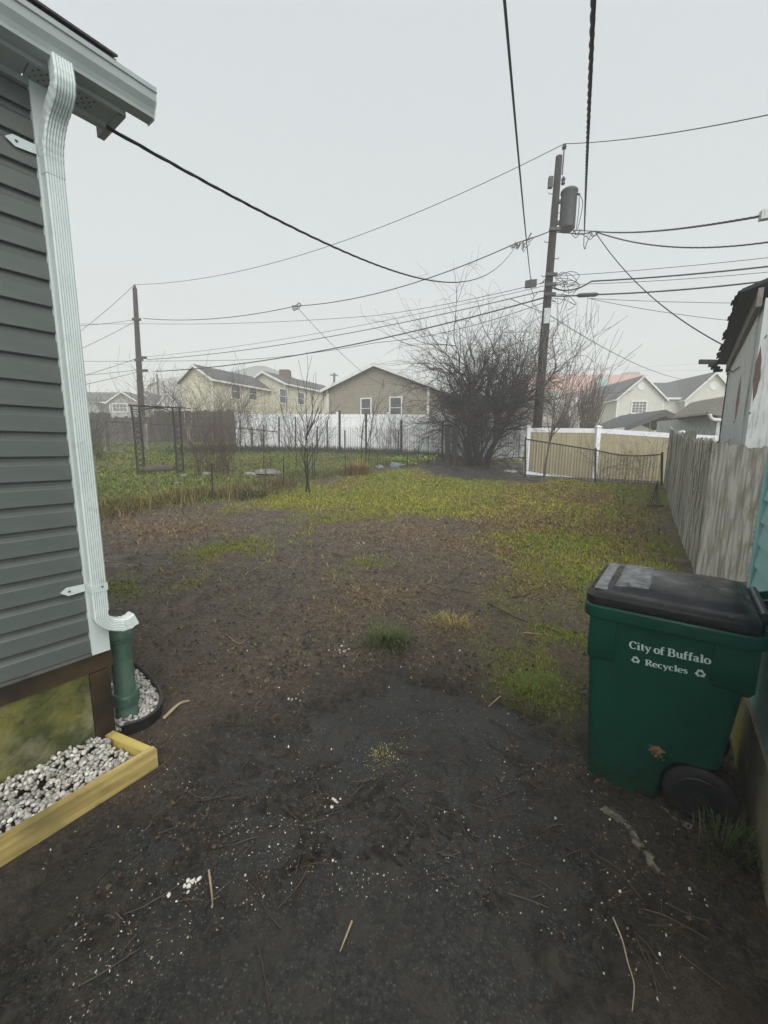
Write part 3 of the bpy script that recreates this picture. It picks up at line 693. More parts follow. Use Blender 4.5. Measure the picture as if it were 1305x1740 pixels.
_ul, _ur = wall_pt(155, 1000, .09)[0], wall_pt(182, 1000, .09)[0]
DW = _ur - _ul; ds_u = (_ul + _ur) / 2
ds_top, ds_bot = wall_pt(110, 300, .05)[1], wall_pt(172, 1036, .05)[1]
dn = .033 + DD / 2
sp_path = [W(ds_u, dn, ds_top), W(ds_u, dn, ds_bot)]
spout = obj('downspout', sweep([sp_path[0], (sp_path[0] + sp_path[1]) / 2, sp_path[1]], WU, DW, DD, 1, -1), 'trim_pale', house)
# top elbow: from the gutter outlet back to the wall in two bends
p0 = W(ds_u + .02, GN + .048, GZ0 + .004); p3 = W(ds_u, dn, ds_top - .03)
ctrl = [p0, p0 - Z * .09, W(ds_u + .012, GN * .55 + dn * .45, p0.z * .52 + ds_top * .48), W(ds_u, dn + .012, ds_top + .07), p3]
def smooth_path(ctrl, n):
    out = []
    P = [ctrl[0] * 2 - ctrl[1]] + list(ctrl) + [ctrl[-1] * 2 - ctrl[-2]]
    for i in range(1, len(P) - 2):
        for j in range(n):
            t = j / n; a_, b_, c_, d_ = P[i - 1], P[i], P[i + 1], P[i + 2]
            out.append(.5 * ((2 * b_) + (c_ - a_) * t + (2 * a_ - 5 * b_ + 4 * c_ - d_) * t * t + (3 * b_ - a_ - 3 * c_ + d_) * t ** 3))
    out.append(ctrl[-1]); return out
pp = smooth_path(ctrl, 14)
obj('elbow', sweep(pp, WU, DW * 1.04, DD * 1.06, 1, -1, [1 + (.03 if (i // 2) % 2 and 6 < i < 50 else 0) for i in range(len(pp))]), 'trim_pale', spout)
# bottom elbow: turns towards the pipe
e_end = at_plane(228, 1050, W(0, dn + .02, 0), WN)
b0 = W(ds_u, dn, ds_bot + .012)
ctrl = [b0, b0 - Z * .045, b0 - Z * .085 + WU * .035 + WN * .004, e_end - WU * .05 - Z * .012, e_end + Z * .004]
pp = smooth_path(ctrl, 12)
obj('elbow', sweep(pp, WN, DW * .92, DD * 1.05, 1, -1, [1 + (.06 if (i // 3) % 2 and i > 32 else 0) for i in range(len(pp))], WN), 'trim_pale', spout)
for py_, nm in ((1000, 'strap'), (288, 'strap')):
    uu, zz = wall_pt(150, py_, .06)
    st_ = MB().frame_box(W(ds_u - DW / 2 - .003, .026, zz - .018), WU * (DW + .006), WN * (DD + .006), Z * .036)
    tp = [W(ds_u - DW / 2, .028, zz - .017), W(ds_u - DW / 2 - .075, .028, zz - .023), W(ds_u - DW / 2 - .105, .028, zz - .002), W(ds_u - DW / 2 - .08, .028, zz + .018), W(ds_u - DW / 2, .028, zz + .017)]
    st_.prism(tp, WN * .003)
    s_ = obj('strap', st_, 'trim_pale', spout)
    for q in (W(ds_u - DW / 2 - .07, .031, zz - .002), W(ds_u + .012, .0265 + DD + .005, zz + .004)):
        obj('screw', MB().lathe(q, [(.005, 0), (.0055, .002), (.003, .004)], 10, WN), 'galv', s_)

# green standpipe with the white funnel piece under the spout
pb = at_z(216, 1205, .06); pb.z = .0
ptop = .001 + at_y(205, 1066, pb.y).z
pipe = thing('drain_pipe', 'weathered green clay standpipe at the house corner below the downspout', 'drain pipe', pb)
rp = .052
obj('shaft', MB().lathe(pb, [(rp + .004, -.03), (rp + .004, .10), (rp, .11), (rp, ptop - .075)], 28), 'clay_green', pipe, True)
obj('lower_collar', MB().lathe(pb + Z * .105, [(rp + .004, 0), (rp + .015, .004), (rp + .017, .05), (rp + .016, .056), (rp + .011, .062), (rp + .011, .07), (rp, .073)], 28), 'clay_green', pipe, True)
obj('bell', MB().lathe(pb + Z * (ptop - .078), [(rp, 0), (rp + .009, .006), (rp + .009, .026), (rp + .013, .029), (rp + .013, .062), (rp + .010, .067), (rp + .011, .078), (rp - .006, .078), (rp - .007, .03)], 28), 'clay_green', pipe, True)
obj('funnel', MB().lathe(pb + Z * (ptop - .01) - WU * .008, [(rp * .55, 0), (rp * .8, .02), (rp * .95, .024), (rp * .7, .028)], 20), 'trim_pale', pipe, True)

# timber border with white gravel
A = at_z(269, 1300, .0); B = at_z(0, 1470, .0); bd = unit(B - A); bn = Vector((bd.y, -bd.x, 0))
if bn.dot(WN) < 0: bn = -bn
FH = .088
border = thing('timber_border', 'yellow treated timber border around the white gravel at the house wall', 'border', A)
blen = (B - A).length + 1.0
_la = math.atan2(bd.y, bd.x); _ly = 1 if Vector((-bd.y, bd.x, 0)).dot(bn) > 0 else -1
put('long_board', mesh_of(MB().frame_box((0, 0, -.01), (blen, 0, 0), (0, -.040 * _ly, 0), (0, 0, FH + .01)), 'long_board', 'wood_yellow'), border, A, (0, 0, _la))
E = W(-.01, .03, 0)
wd_ = unit(E - (A + bd * .001)); 
q0 = A - bn * .041 + bd * .001
ed = unit(Vector((E.x - q0.x, E.y - q0.y, 0)))
_ea = math.atan2(ed.y, ed.x); _ey = 1 if Vector((-ed.y, ed.x, 0)).dot(bd) > 0 else -1
put('end_board', mesh_of(MB().frame_box((0, 0, -.01), ((E - q0).length - .01, 0, 0), (0, .042 * _ey, 0), (0, 0, FH + .004)), 'end_board', 'wood_yellow_end'), border, q0, (0, 0, _ea))

def ico():
    t = (1 + 5 ** .5) / 2
    v = [(-1, t, 0), (1, t, 0), (-1, -t, 0), (1, -t, 0), (0, -1, t), (0, 1, t), (0, -1, -t), (0, 1, -t), (t, 0, -1), (t, 0, 1), (-t, 0, -1), (-t, 0, 1)]
    f = [(0, 11, 5), (0, 5, 1), (0, 1, 7), (0, 7, 10), (0, 10, 11), (1, 5, 9), (5, 11, 4), (11, 10, 2), (10, 7, 6), (7, 1, 8), (3, 9, 4), (3, 4, 2), (3, 2, 6), (3, 6, 8), (3, 8, 9), (4, 9, 5), (2, 4, 11), (6, 2, 10), (8, 6, 7), (9, 8, 1)]
    v = [Vector(p).normalized() for p in v]
    mid = {}; nf = []
    def m_(a, b):
        key = (min(a, b), max(a, b))
        if key not in mid: mid[key] = len(v); v.append(((v[a] + v[b]) / 2).normalized())
        return mid[key]
    for a, b, c in f:
        x_, y_, z_ = m_(a, b), m_(b, c), m_(c, a); nf += [(a, x_, z_), (b, y_, x_), (c, z_, y_), (x_, y_, z_)]
    return np.array([tuple(p) for p in v]), nf
ICO_V, ICO_F = ico()
def pebbles(centers, size, name, label, material='pebble'):
    k = len(centers); n = len(ICO_V)
    sc_ = RNG.uniform(.6, 1.15, (k, 1, 1)) * size * np.stack([RNG.uniform(.8, 1.3, k), RNG.uniform(.65, 1, k), RNG.uniform(.5, .8, k)], -1)[:, None, :]
    v = ICO_V[None] * sc_ * (1 + RNG.normal(0, .06, (k, n, 1)))
    q = RNG.normal(size=(k, 4)); q[:, 3] += 1.2; q /= np.linalg.norm(q, axis=1, keepdims=True)
    a_, b_, c_, d_ = q.T; d_ = d_
    R = np.stack([np.stack([1 - 2 * (b_ * b_ + c_ * c_), 2 * (a_ * b_ - c_ * d_), 2 * (a_ * c_ + b_ * d_)], -1),
                  np.stack([2 * (a_ * b_ + c_ * d_), 1 - 2 * (a_ * a_ + c_ * c_), 2 * (b_ * c_ - a_ * d_)], -1),
                  np.stack([2 * (a_ * c_ - b_ * d_), 2 * (b_ * c_ + a_ * d_), 1 - 2 * (a_ * a_ + b_ * b_)], -1)], 1)
    co = np.einsum('kij,knj->kni', R, v) + np.array(centers)[:, None, :]
    me = raw_mesh(name, co, ICO_F, RNG.uniform(.6, 1.35, (k, 1)) * np.array([[1, .985, .96]]) * RNG.uniform(.95, 1.03, (k, 3)), material)
    me.polygons.foreach_set('use_smooth', np.ones(len(me.polygons), bool))
    return tag(put(name, me), label, 'gravel', None, 'stuff')
cs = []
for i in range(9000):
    u = -random.uniform(-.05, 1.75); n_ = random.uniform(.01, .75)
    p = W(u, n_, 0)
    if (p - A).dot(bn) > -.052: continue
    # inside the end board
    rel = p - q0; en = Vector((ed.y, -ed.x, 0)); en = en if en.dot(bd) > 0 else -en
    if rel.dot(en) < .052: continue
    h = .035 + .035 * (1 - min(1, n_ / .3)) + .012 * random.random()
    cs.append((p.x, p.y, h + .012 * math.sin(u * 23) * math.cos(n_ * 31)))
random.shuffle(cs)
keepc = []
grid_ = {}
for c in cs:
    lay = random.random() < .5
    key = (int(c[0] / .0150 + 100), int(c[1] / .0150 + 100), lay)
    if key in grid_: continue
    grid_[key] = 1; keepc.append((c[0], c[1], c[2] + (0 if lay else -.014)))
pebbles(keepc, .0130, 'gravel', 'white pebble gravel bed inside the timber border')
# second gravel bed held by black edging
G0 = pb + WU * .02
rim = [at_z(a_, b_, .03) for a_, b_ in [(200, 1120), (222, 1128), (245, 1146), (262, 1165), (273, 1188), (268, 1208), (250, 1224), (228, 1233), (212, 1237)]]
rim = smooth_path(rim, 5)
gp2 = [(p.x, p.y) for p in rim] + [tuple(W(-.02, .02, 0)[:2]), tuple(W(0.02, -.25, 0)[:2])]
xs = np.array([p[0] for p in gp2]); ys = np.array([p[1] for p in gp2])
qx = RNG.uniform(xs.min(), xs.max(), 5000); qy = RNG.uniform(ys.min(), ys.max(), 5000)
ok_ = (sdf_poly(qx, qy, gp2) < -.012) & (np.hypot(qx - pb.x, qy - pb.y) > rp + .012); cs = []; grid_ = {}
for a_, b_ in zip(qx[ok_], qy[ok_]):
    key = (int(a_ / .017 + 100), int(b_ / .017 + 100))
    if key in grid_: continue
    grid_[key] = 1; cs.append((a_, b_, .028 + random.random() * .014))
pebbles(cs, .0145, 'gravel', 'white pebble gravel around the green standpipe')
edg = MB()
for i in range(len(rim) - 1):
    d_ = unit(rim[i + 1] - rim[i]); n_ = Vector((d_.y, -d_.x, 0))
rings = []
for i, p in enumerate(rim):
    d_ = unit(rim[min(i + 1, len(rim) - 1)] - rim[max(i - 1, 0)]); n_ = Vector((-d_.y, d_.x, 0)) 
    b_ = V(p.x, p.y, 0)
    rings.append([b_ + n_ * .008 - Z * .03, b_ + n_ * .008 + Z * .045, b_ + n_ * .014 + Z * .055, b_ + n_ * .002 + Z * .062, b_ - n_ * .008 + Z * .055, b_ - n_ * .003 + Z * .04, b_ - n_ * .003 - Z * .03])
edg.loft(rings)
tag(obj('lawn_edging', edg, 'black_plastic', None, True), 'black plastic edging curved round the gravel by the standpipe', 'edging')
# ------------------------------------------------------------------ recycling cart
SD = unit((.81, -.586, 0)); FD = unit((.586, .81, 0))          # front-to-back along the near side / away from the camera
BO = V(.905, 1.735, 0); BZ = 0.0
cart = thing('recycling_cart', 'green wheeled recycling cart with black lid and white lettering', 'recycling cart', BO)
def Bp(x, y, z): return BO + SD * x + FD * y + Z * (z + BZ)
CL, CW = .61, .58
def rrect(x0, x1, y0, y1, z, r=.05, n=5, tilt=0.0):
    out = []
    for cx_, cy_, a0 in ((x1 - r, y1 - r, 0), (x0 + r, y1 - r, 90), (x0 + r, y0 + r, 180), (x1 - r, y0 + r, 270)):
        for i in range(n + 1):
            t = math.radians(a0 + 90 * i / n); xx = cx_ + r * math.cos(t)
            out.append(Bp(xx, cy_ + r * math.sin(t), z + tilt * xx))
    return out
def body_lim(z):
    t = z / .86
    return .045 * (1 - t), .50 + .075 * t, .055 * (1 - t), CW - .055 * (1 - t)      # x0 x1 y0 y1
rings = []
for z in [.0, .012, .06, .12, .17, .21, .245, .262, .275, .4, .55, .7, .84]:
    x0, x1, y0, y1 = body_lim(z)
    if z < .262:                                                                        # the body is cut back for the wheels
        x1 = min(x1, .50 - math.sqrt(max(0, .165 ** 2 - max(0, z - .10) ** 2)) if z > .1 else .335)
    in_ = .012 if z == 0 else 0
    rings.append(rrect(x0 + in_, x1 - in_, y0 + in_, y1 - in_, z + .01, .045))
body = obj('body', MB().loft(rings), 'bin_green', cart, True)
def side_y(z): return body_lim(z)[2]
# raised pockets at the upper corners of the near side
for xa, xb, zb, nm in ((.012, .115, .640, 'a'), (.445, .578, .655, 'b')):
    rr_ = []
    for z, gpd, ins in ((zb - .03, -.008, .012), (zb, .011, .0), (.74, .013, 0), (.838, .010, 0)):
        y_ = side_y(z) - gpd
        rr_.append([Bp(xa + ins, y_, z), Bp(xb - ins, y_, z), Bp(xb - ins, y_ + .06, z), Bp(xa + ins, y_ + .06, z)])
    obj('corner_pocket', MB().loft(rr_), 'bin_green', cart, True)
# rim
rr_ = [rrect(-.004, .585, -.004, CW + .004, .818, .05), rrect(-.016, .600, -.018, CW + .018, .824, .06), rrect(-.019, .604, -.021, CW + .021, .845, .06), rrect(-.018, .602, -.020, CW + .02, .872, .06), rrect(-.010, .594, -.012, CW + .012, .880, .055), rrect(.01, .585, .01, CW - .01, .876, .05)]
obj('rim', MB().loft(rr_), 'bin_green', cart, True)
def LZ(z): return .884 + (z - .884) * .72
# lid: skirt, rounded shoulder, dome that rises towards the hinge
rr_ = []
for ins, z, r in ((-.004, .884, .055), (-.006, .900, .058), (-.004, .928, .058), (.008, .944, .055), (.03, .953, .06), (.05, .955, .06)):
    rr_.append(rrect(-.010 + ins, .575 - ins * .6, -.012 + ins, CW + .012 - ins, LZ(z), r, 5, .0))
for ins, z in ((.062, .955), (.085, .972), (.12, .985), (.19, .992), (.26, .996)):
    rr_.append(rrect(-.010 + ins, .575 - ins * .5, -.012 + ins, CW + .012 - ins, LZ(z), .06 if ins < .2 else .02, 5, .01))
lid = obj('lid', MB().loft(rr_), 'bin_lid', cart, True)
# worn grey front of the lid with its embossed band
gp_ = [(.004, .955), (.055, .9575)]
obj('worn_front', MB().frame_box(Bp(.012, .045, LZ(.9545)), SD * .050, FD * (CW - .09), Z * .0024), 'lid_worn', lid)
emb = MB()
def lid_z(x, y):
    e = min(x + .010, y + .012, CW + .012 - y)
    k_ = [(.05, .955), (.062, .956), (.085, .973), (.12, .986), (.19, .994), (.26, .998), (1, 1.0)]
    for (a_, za), (b_, zb_) in zip(k_, k_[1:]):
        if e <= b_: return LZ(za + (zb_ - za) * max(0, (e - a_)) / (b_ - a_)) + .01 * x
    return 1.0
nx_, ny_ = 14, 22
o = len(emb.v)
for i in range(nx_ + 1):
    for j in range(ny_ + 1):
        x_ = .085 + .135 * i / nx_; y_ = .085 + (CW - .17) * j / ny_
        edge = i in (0, nx_) or j in (0, ny_)
        emb.v.append(tuple(Bp(x_, y_, lid_z(x_, y_) + (-.004 if edge else .0016))))
for i in range(nx_):
    for j in range(ny_): emb.f.append((o + i * (ny_ + 1) + j, o + (i + 1) * (ny_ + 1) + j, o + (i + 1) * (ny_ + 1) + j + 1, o + i * (ny_ + 1) + j + 1))
obj('worn_panel', emb, 'lid_worn', lid, True)
pl = MB()
for j in range(9):
    y_ = .13 + j * .036
    pl.frame_box(Bp(.165, y_, lid_z(.165, y_) + .0005), SD * .038, FD * .020, Z * .0035)
pl.frame_box(Bp(.155, .115, lid_z(.155, .2) + .0002), SD * .003, FD * .345, Z * .003); pl.frame_box(Bp(.208, .115, lid_z(.208, .2) + .0002), SD * .003, FD * .345, Z * .003)
obj('embossed_plate', pl, 'lid_worn', lid)
# handle assembly at the back
hz = .905
hd = MB().tube([Bp(.665, .05, hz), Bp(.665, CW - .05, hz)], .014, 12)
hb = obj('handle_bar', hd, 'bin_green', cart, True)
for y_ in (.055, .19, .38, CW - .065):
    obj('handle_bracket', MB().prism([Bp(.585, y_, .845), Bp(.680, y_, hz - .018), Bp(.683, y_, hz + .016), Bp(.655, y_, hz + .018), Bp(.585, y_, .90)], FD * .016), 'black_plastic' if y_ in (.19, .38) else 'bin_green', cart)
obj('hinge', MB().tube([Bp(.588, .10, .925), Bp(.588, CW - .10, .925)], .016, 12), 'black_plastic', lid, True)
# wheels and axle
wr = .128; wx = .468
for y_ in (.035, CW - .095):
    wh = thing('w', None, None) if False else None
    ty = obj('wheel', MB().lathe(Bp(wx, y_, wr), [(.05, .004), (.098, .0), (wr - .012, .004), (wr, .014), (wr, .046), (wr - .012, .056), (.098, .060), (.05, .056)], 36, FD), 'rubber', cart, True)
    obj('wheel_rim', MB().lathe(Bp(wx, y_, wr), [(.09, -.002), (.084, -.004), (.06, .006), (.035, .008), (.03, -.004), (.012, -.006)], 30, FD), 'black_plastic', ty, True)
    mbs = MB()
    for i in range(6):
        t = i * math.pi / 3; c_ = Bp(wx, y_ + .0015, wr); dr = SD * math.cos(t) + Z * math.sin(t)
        mbs.bar(c_ + dr * .028, c_ + dr * .09, .016, .006, FD)
    obj('wheel_spokes', mbs, 'black_plastic', ty)
obj('axle', MB().tube([Bp(wx, .02, wr), Bp(wx, CW - .02, wr)], .011, 10), 'metal_dark', cart)
obj('wheel_housing', MB().frame_box(Bp(.36, .11, .10), SD * .12, FD * (CW - .22), Z * .17), 'bin_green', cart)

# lettering: strokes of a bold roman face, drawn on the near side
GLY = {}
def ell(cx_, cy_, rx, ry, a0, a1, n=18, thick=.17, thin=.06):
    P = []
    for i in range(n + 1):
        t = math.radians(a0 + (a1 - a0) * i / n)
        P.append((cx_ + rx * math.cos(t), cy_ + ry * math.sin(t), thin + (thick - thin) * abs(math.cos(t)) ** 1.5))
    return P
def st(x, y0, y1, w=.17): return [(x, y0, w), (x, y1, w)]
def hz_(x0, x1, y, w=.06): return [(x0, y, w), (x1, y, w)]
GLY['C'] = (.80, [ell(.44, .5, .34, .47, 48, 318), [(.70, .78, .13), (.72, .98, .05)], [(.64, .86, .10), (.73, .72, .05)]])
GLY['i'] = (.40, [st(.20, .03, .66), hz_(.04, .38, .03), hz_(.06, .22, .64), [(.20, .83, .02), (.20, .845, .17), (.20, .95, .17), (.20, .965, .02)]])
GLY['t'] = (.44, [st(.20, .10, .86, .16), hz_(.04, .40, .63, .07), [(.20, .14, .16), (.26, .04, .12), (.40, .10, .04)]])
GLY['y'] = (.66, [[(.12, .62, .15), (.36, .06, .13)], [(.56, .62, .06), (.36, .04, .08), (.24, -.22, .08), (.12, -.26, .10)], hz_(.0, .26, .64), hz_(.44, .66, .64)])
GLY['o'] = (.64, [ell(.32, .335, .235, .325, 0, 360)])
GLY['f'] = (.46, [[(.17, .03, .16), (.17, .78, .16), (.23, .93, .11), (.33, .97, .08), (.42, .92, .10)], hz_(.02, .42, .63, .07), hz_(.02, .34, .03)])
GLY['B'] = (.82, [st(.20, .03, .97, .18), hz_(.02, .46, .97), hz_(.02, .48, .03), ell(.42, .74, .22, .225, -90, 90, 10), ell(.44, .275, .26, .25, -90, 90, 10), hz_(.2, .46, .52, .06)])
GLY['u'] = (.72, [[(.17, .64, .16), (.17, .20, .16), (.25, .05, .12), (.38, .06, .06), (.52, .18, .06)], st(.54, .03, .64, .16), hz_(.02, .2, .64), hz_(.42, .58, .64), hz_(.54, .70, .03)])
GLY['a'] = (.60, [[(.10, .50, .14), (.16, .62, .08), (.30, .65, .08), (.40, .56, .15), (.40, .12, .15), (.46, .03, .10), (.58, .06, .04)], ell(.24, .19, .155, .155, 60, 330, 12, .14, .06), [(.40, .40, .06), (.22, .35, .06)]])
GLY['l'] = (.38, [st(.19, .03, .97, .17), hz_(.03, .36, .03), hz_(.04, .2, .97)])
GLY['R'] = (.84, [st(.20, .03, .97, .18), hz_(.02, .46, .97), hz_(.02, .38, .03), ell(.42, .74, .23, .225, -90, 90, 10), hz_(.2, .46, .51, .06), [(.42, .5, .10), (.56, .30, .17), (.70, .06, .14), (.84, .03, .06)]])
GLY['e'] = (.58, [ell(.30, .335, .22, .325, 12, 318, 16), hz_(.1, .50, .36, .06), [(.51, .36, .12), (.515, .42, .12)]])
GLY['c'] = (.56, [ell(.30, .335, .22, .325, 55, 315, 14), [(.42, .52, .16), (.47, .52, .14)]])
GLY['s'] = (.52, [[(.42, .50, .04), (.40, .60, .06), (.26, .65, .09), (.12, .55, .13), (.18, .40, .15), (.34, .29, .15), (.41, .17, .13), (.28, .03, .09), (.12, .07, .06), (.08, .20, .04)]])
GLY[' '] = (.26, [])
def stroke(mb, pts, place):
    n = len(pts); L_, R_ = [], []
    for i, (x, y, w) in enumerate(pts):
        ax, ay = pts[min(i + 1, n - 1)][:2]; bx, by = pts[max(i - 1, 0)][:2]
        dx_, dy_ = ax - bx, ay - by; l_ = math.hypot(dx_, dy_) or 1
        nx, ny = -dy_ / l_, dx_ / l_
        L_.append((x + nx * w / 2, y + ny * w / 2)); R_.append((x - nx * w / 2, y - ny * w / 2))
    o = len(mb.v)
    for p in L_ + R_: mb.v.append(tuple(place(*p)))
    for i in range(n - 1): mb.f.append((o + i, o + n + i, o + n + i + 1, o + i + 1))
def on_side(px, py, lift=.0025):
    """photograph pixel -> x, z on the near side of the cart"""
    a_, b_ = Bp(.0, side_y(.3), .3), Bp(.0, side_y(.8), .8)
    nrm = SD.cross(b_ - a_).normalized(); p = at_plane(px, py, a_, nrm) - BO
    return p.dot(SD), p.z
def side_place(x, z, lift): 
    return Bp(x, side_y(z) - lift, z)
lift_n = [0]
def text_on(word, pxa, pxb, hgt):
    x0, z0 = on_side(*pxa); x1, z1 = on_side(*pxb)
    tot = sum(GLY[c][0] for c in word); sx = math.hypot(x1 - x0, z1 - z0) / tot
    ca, sa = (x1 - x0) / (sx * tot), (z1 - z0) / (sx * tot)
    mb = MB(); cur = 0
    for c in word:
        wd, sts = GLY[c]
        for k_, s_ in enumerate(sts):
            lift_n[0] += 1; lf = .0016 + (lift_n[0] % 5) * .0002
            def place(x, y, cur=cur, lf=lf):
                u_ = (cur + x) * sx; v_ = y * hgt
                return side_place(x0 + u_ * ca - v_ * sa, z0 + u_ * sa + v_ * ca, lf)
            stroke(mb, [(x_, y_, w_ * 1.22 + .012) for x_, y_, w_ in s_], place)
        cur += wd
    return mb
s1 = obj('lettering', text_on('City of Buffalo', (1069, 1101), (1208, 1129), .034), 'decal_white', body); s1['label'] = 'white lettering City of Buffalo'
s2 = obj('lettering', text_on('Recycles', (1096, 1130), (1169, 1145), .027), 'decal_white', body); s2['label'] = 'white lettering Recycles'
def recycle_mark(cx_, cy_, r):
    x0, z0 = on_side(cx_, cy_); mb = MB()
    for i in range(3):
        t0 = math.radians(90 + 120 * i)
        def P(rad, dt): 
            t = t0 + math.radians(dt); return (x0 + rad * r * math.cos(t), z0 + rad * r * math.sin(t))
        # a folded band and its arrow head
        for quad in ([P(1.02, 46), P(1.0, 18), P(.45, 18), P(.50, 60)], [P(1.0, 14), P(1.0, -14), P(.50, -34), P(.44, 12)], [P(1.22, -8), P(.80, -62), P(.32, -26)]):
            lift_n[0] += 1; lf = .0016 + (lift_n[0] % 5) * .0002
            mb.add([side_place(a_, b_, lf) for a_, b_ in quad][::-1], [tuple(range(len(quad)))])
    return obj('recycling_symbol', mb, 'decal_white', body)
recycle_mark(1080, 1121, .0155); recycle_mark(1190, 1144, .0165)
# flaking sticker remnant low on the side
x0, z0 = on_side(1115, 1274); mb = MB()
o_ = []
for i in range(40):
    t = 2 * math.pi * i / 40; rr0 = 1 + .22 * math.sin(t * 5 + 1) + .12 * math.sin(t * 11) + .1 * math.sin(t * 17 + 2)
    o_.append(side_place(x0 + .026 * rr0 * math.cos(t), z0 + .015 * rr0 * math.sin(t) + (.004 if math.sin(t) > 0 else 0), .0018))
mb.add(o_[::-1], [tuple(range(40))])
for i in range(26):
    a_ = random.gauss(0, .014); b_ = -random.uniform(.010, .038); s_ = random.uniform(.0015, .005)
    t = random.random() * 6
    mb.add([side_place(x0 + a_ + s_ * math.cos(t + k_ * 2.1) * (1 + .5 * (k_ % 2)), z0 + b_ + s_ * math.sin(t + k_ * 2.1), .0012 + i * .00002) for k_ in range(3)][::-1], [(0, 1, 2)])
obj('sticker_remnant', mb, 'decal_rust', body)['label'] = 'brown flaking sticker remnant'

# ------------------------------------------------------------------ teal house at the right edge
TU = unit((.56, .83, 0)); TN = Vector((-TU.y, TU.x, 0))              # TN points to the drive
TC = V(2.0, 2.14, 0)
teal = thing('teal_house', 'teal clapboard house with mossy concrete foundation at right edge behind the cart', 'house', TC)
def T(u, n, z): return TC + TU * u + TN * n + Z * z
TL = 1.8; TF = .37; TB = .115
obj('foundation', MB().frame_box(T(-TL, -.3, -.12), TU * (TL - .01), TN * .335, Z * (TF + .12)), 'pale_concrete', teal)
obj('wall_core', MB().frame_box(T(-TL, -2.0, TF), TU * (TL - .004), TN * 1.998, Z * 2.5), 'teal_paint', teal)
mb = MB()
for u in (-.075, -TL):
    for zz, nn in ((0, .004), (0, .022), (TB * 1.02, .005)): mb.v.append(tuple(TU * u + TN * nn + Z * zz))
mb.f = [(0, 3, 4, 1), (1, 4, 5, 2), (0, 1, 2)]; me = mesh_of(mb, 'clapboard', 'teal_paint')
for i in range(20): put('clapboard', me, teal, T(0, 0, TF + .005 + i * TB))
obj('corner_board', MB().frame_box(T(-.072, .0, TF - .02), TU * .072, TN * .026, Z * 2.5), 'teal_paint', teal)
mbf = MB()
for i in range(70):
    z = TF + .05 + 1.0 * random.random(); s_ = random.uniform(.003, .012)
    c_ = T(.002, random.uniform(-.02, .028), z); t = random.uniform(0, 6)
    mbf.add([c_ + TU * random.uniform(0, .03) + (TN * math.cos(t + k_ * 2.1) + Z * math.sin(t + k_ * 2.1) * 1.6) * s_ for k_ in range(3)], [(0, 1, 2)])
tag(obj('peeling_paint', mbf, 'teal_flake', teal), 'peeling teal paint flakes at the corner', None, None, 'stuff')

# ------------------------------------------------------------------ board fence and plywood gate on the right
FA = V(3.80, 4.82, 0); FU = unit((.52, .854, 0)); FNv = Vector((-FU.y, FU.x, 0))
fence = thing('board_fence', 'weathered grey board fence leaning along the right side of the yard', 'fence', FA)
variants = []
for k_ in range(6):
    mb = MB(); w_ = .142; n_ = 7; h = 1.62
    top = [random.uniform(-.05, .03) - (.06 if j in (0, n_) and random.random() < .5 else 0) for j in range(n_ + 1)]
    pts = [FU * 0, FU * w_] + [FU * (w_ * (1 - j / n_)) + Z * (h + top[j]) for j in range(n_ + 1)]
    mb.prism(pts, FNv * .018); variants.append(mesh_of(mb, 'fence_board', 'fence_pale'))
s_ = -.12; i = 0; random.seed(8)
while s_ < 8.3:
    p = FA + FU * s_ + FNv * random.uniform(-.006, .006)
    lean = random.gauss(0, .008)
    put('fence_board', variants[i % 6], fence, (p.x, p.y, gz(p.x, p.y) + .03 + random.uniform(-.015, .02)), (random.gauss(0, .004), lean * .3, random.gauss(0, .006)))
    s_ += .147; i += 1
for zz in (.45, 1.3):
    obj('rail', MB().bar(FA + FU * .02 - FNv * .03 + Z * zz, FA + FU * 8.3 - FNv * .03 + Z * (zz + .2), .04, .085), 'fence_pale', fence)
# near wide board and the big plywood sheet that closes the gap to the teal house
ply = thing('plywood_gate', 'mossy grey plywood sheet with ragged top closing the gap beside the teal house', 'gate', V(3.715, 4.74))
pd = unit((.91, -.41, 0)); pn = Vector((pd.y, -pd.x, 0))
top = []; L_ = 1.25
for j in range(61):
    t = j / 60; x = L_ * (1 - t)
    h = 1.615 + .012 * math.sin(x * 31) + .01 * math.sin(x * 67 + 1) - .05 * max(0, math.sin((x - .15) * 5.2)) * (1 if x < .75 else .4) + random.uniform(-.008, .008)
    top.append(V(3.715, 4.74) + pd * x + Z * h)
obj('sheet', MB().prism([V(3.715, 4.74, .05), V(3.715, 4.74, .05) + pd * L_] + top, pn * .016), 'fence_ply', ply)
obj('cleat', MB().frame_box(V(3.85, 4.74, 1.1) - pn * .05, pd * 1.15, -pn * .03, Z * .09), 'fence_pale', ply)
mbv = MB()
for i in range(9):
    p = V(3.80, 4.78, 1.60) + Vector((random.uniform(-.1, .1), random.uniform(-.05, .05), random.uniform(-.02, .03)))
    P = [p + Vector((random.uniform(-.13, .13) * t, -.02, .05 * math.sin(t * 3) - .03 * t)) for t in (0, .5, 1, 1.6)]
    mbv.tube(P, .004, 4)
tag(obj('dead_vine', mbv, 'twig_grey'), 'dry vine bits caught on top of the fence beside the plywood', 'vine')
mbv = MB()
for i in range(14):
    p = FA + FU * random.uniform(.15, 2.0) + FNv * .026; z = random.uniform(.7, 1.45)
    P = []
    for j in range(6):
        P.append(p + Z * (z + .02)); p = p + FU * random.uniform(-.08, .10) + FNv * random.uniform(-.002, .003); z -= random.uniform(.0, .10)
    mbv.tube(P, .0022, 3)
tag(obj('dead_vine', mbv, 'twig'), 'thin leafless vine clinging to the pale fence boards', 'vine')

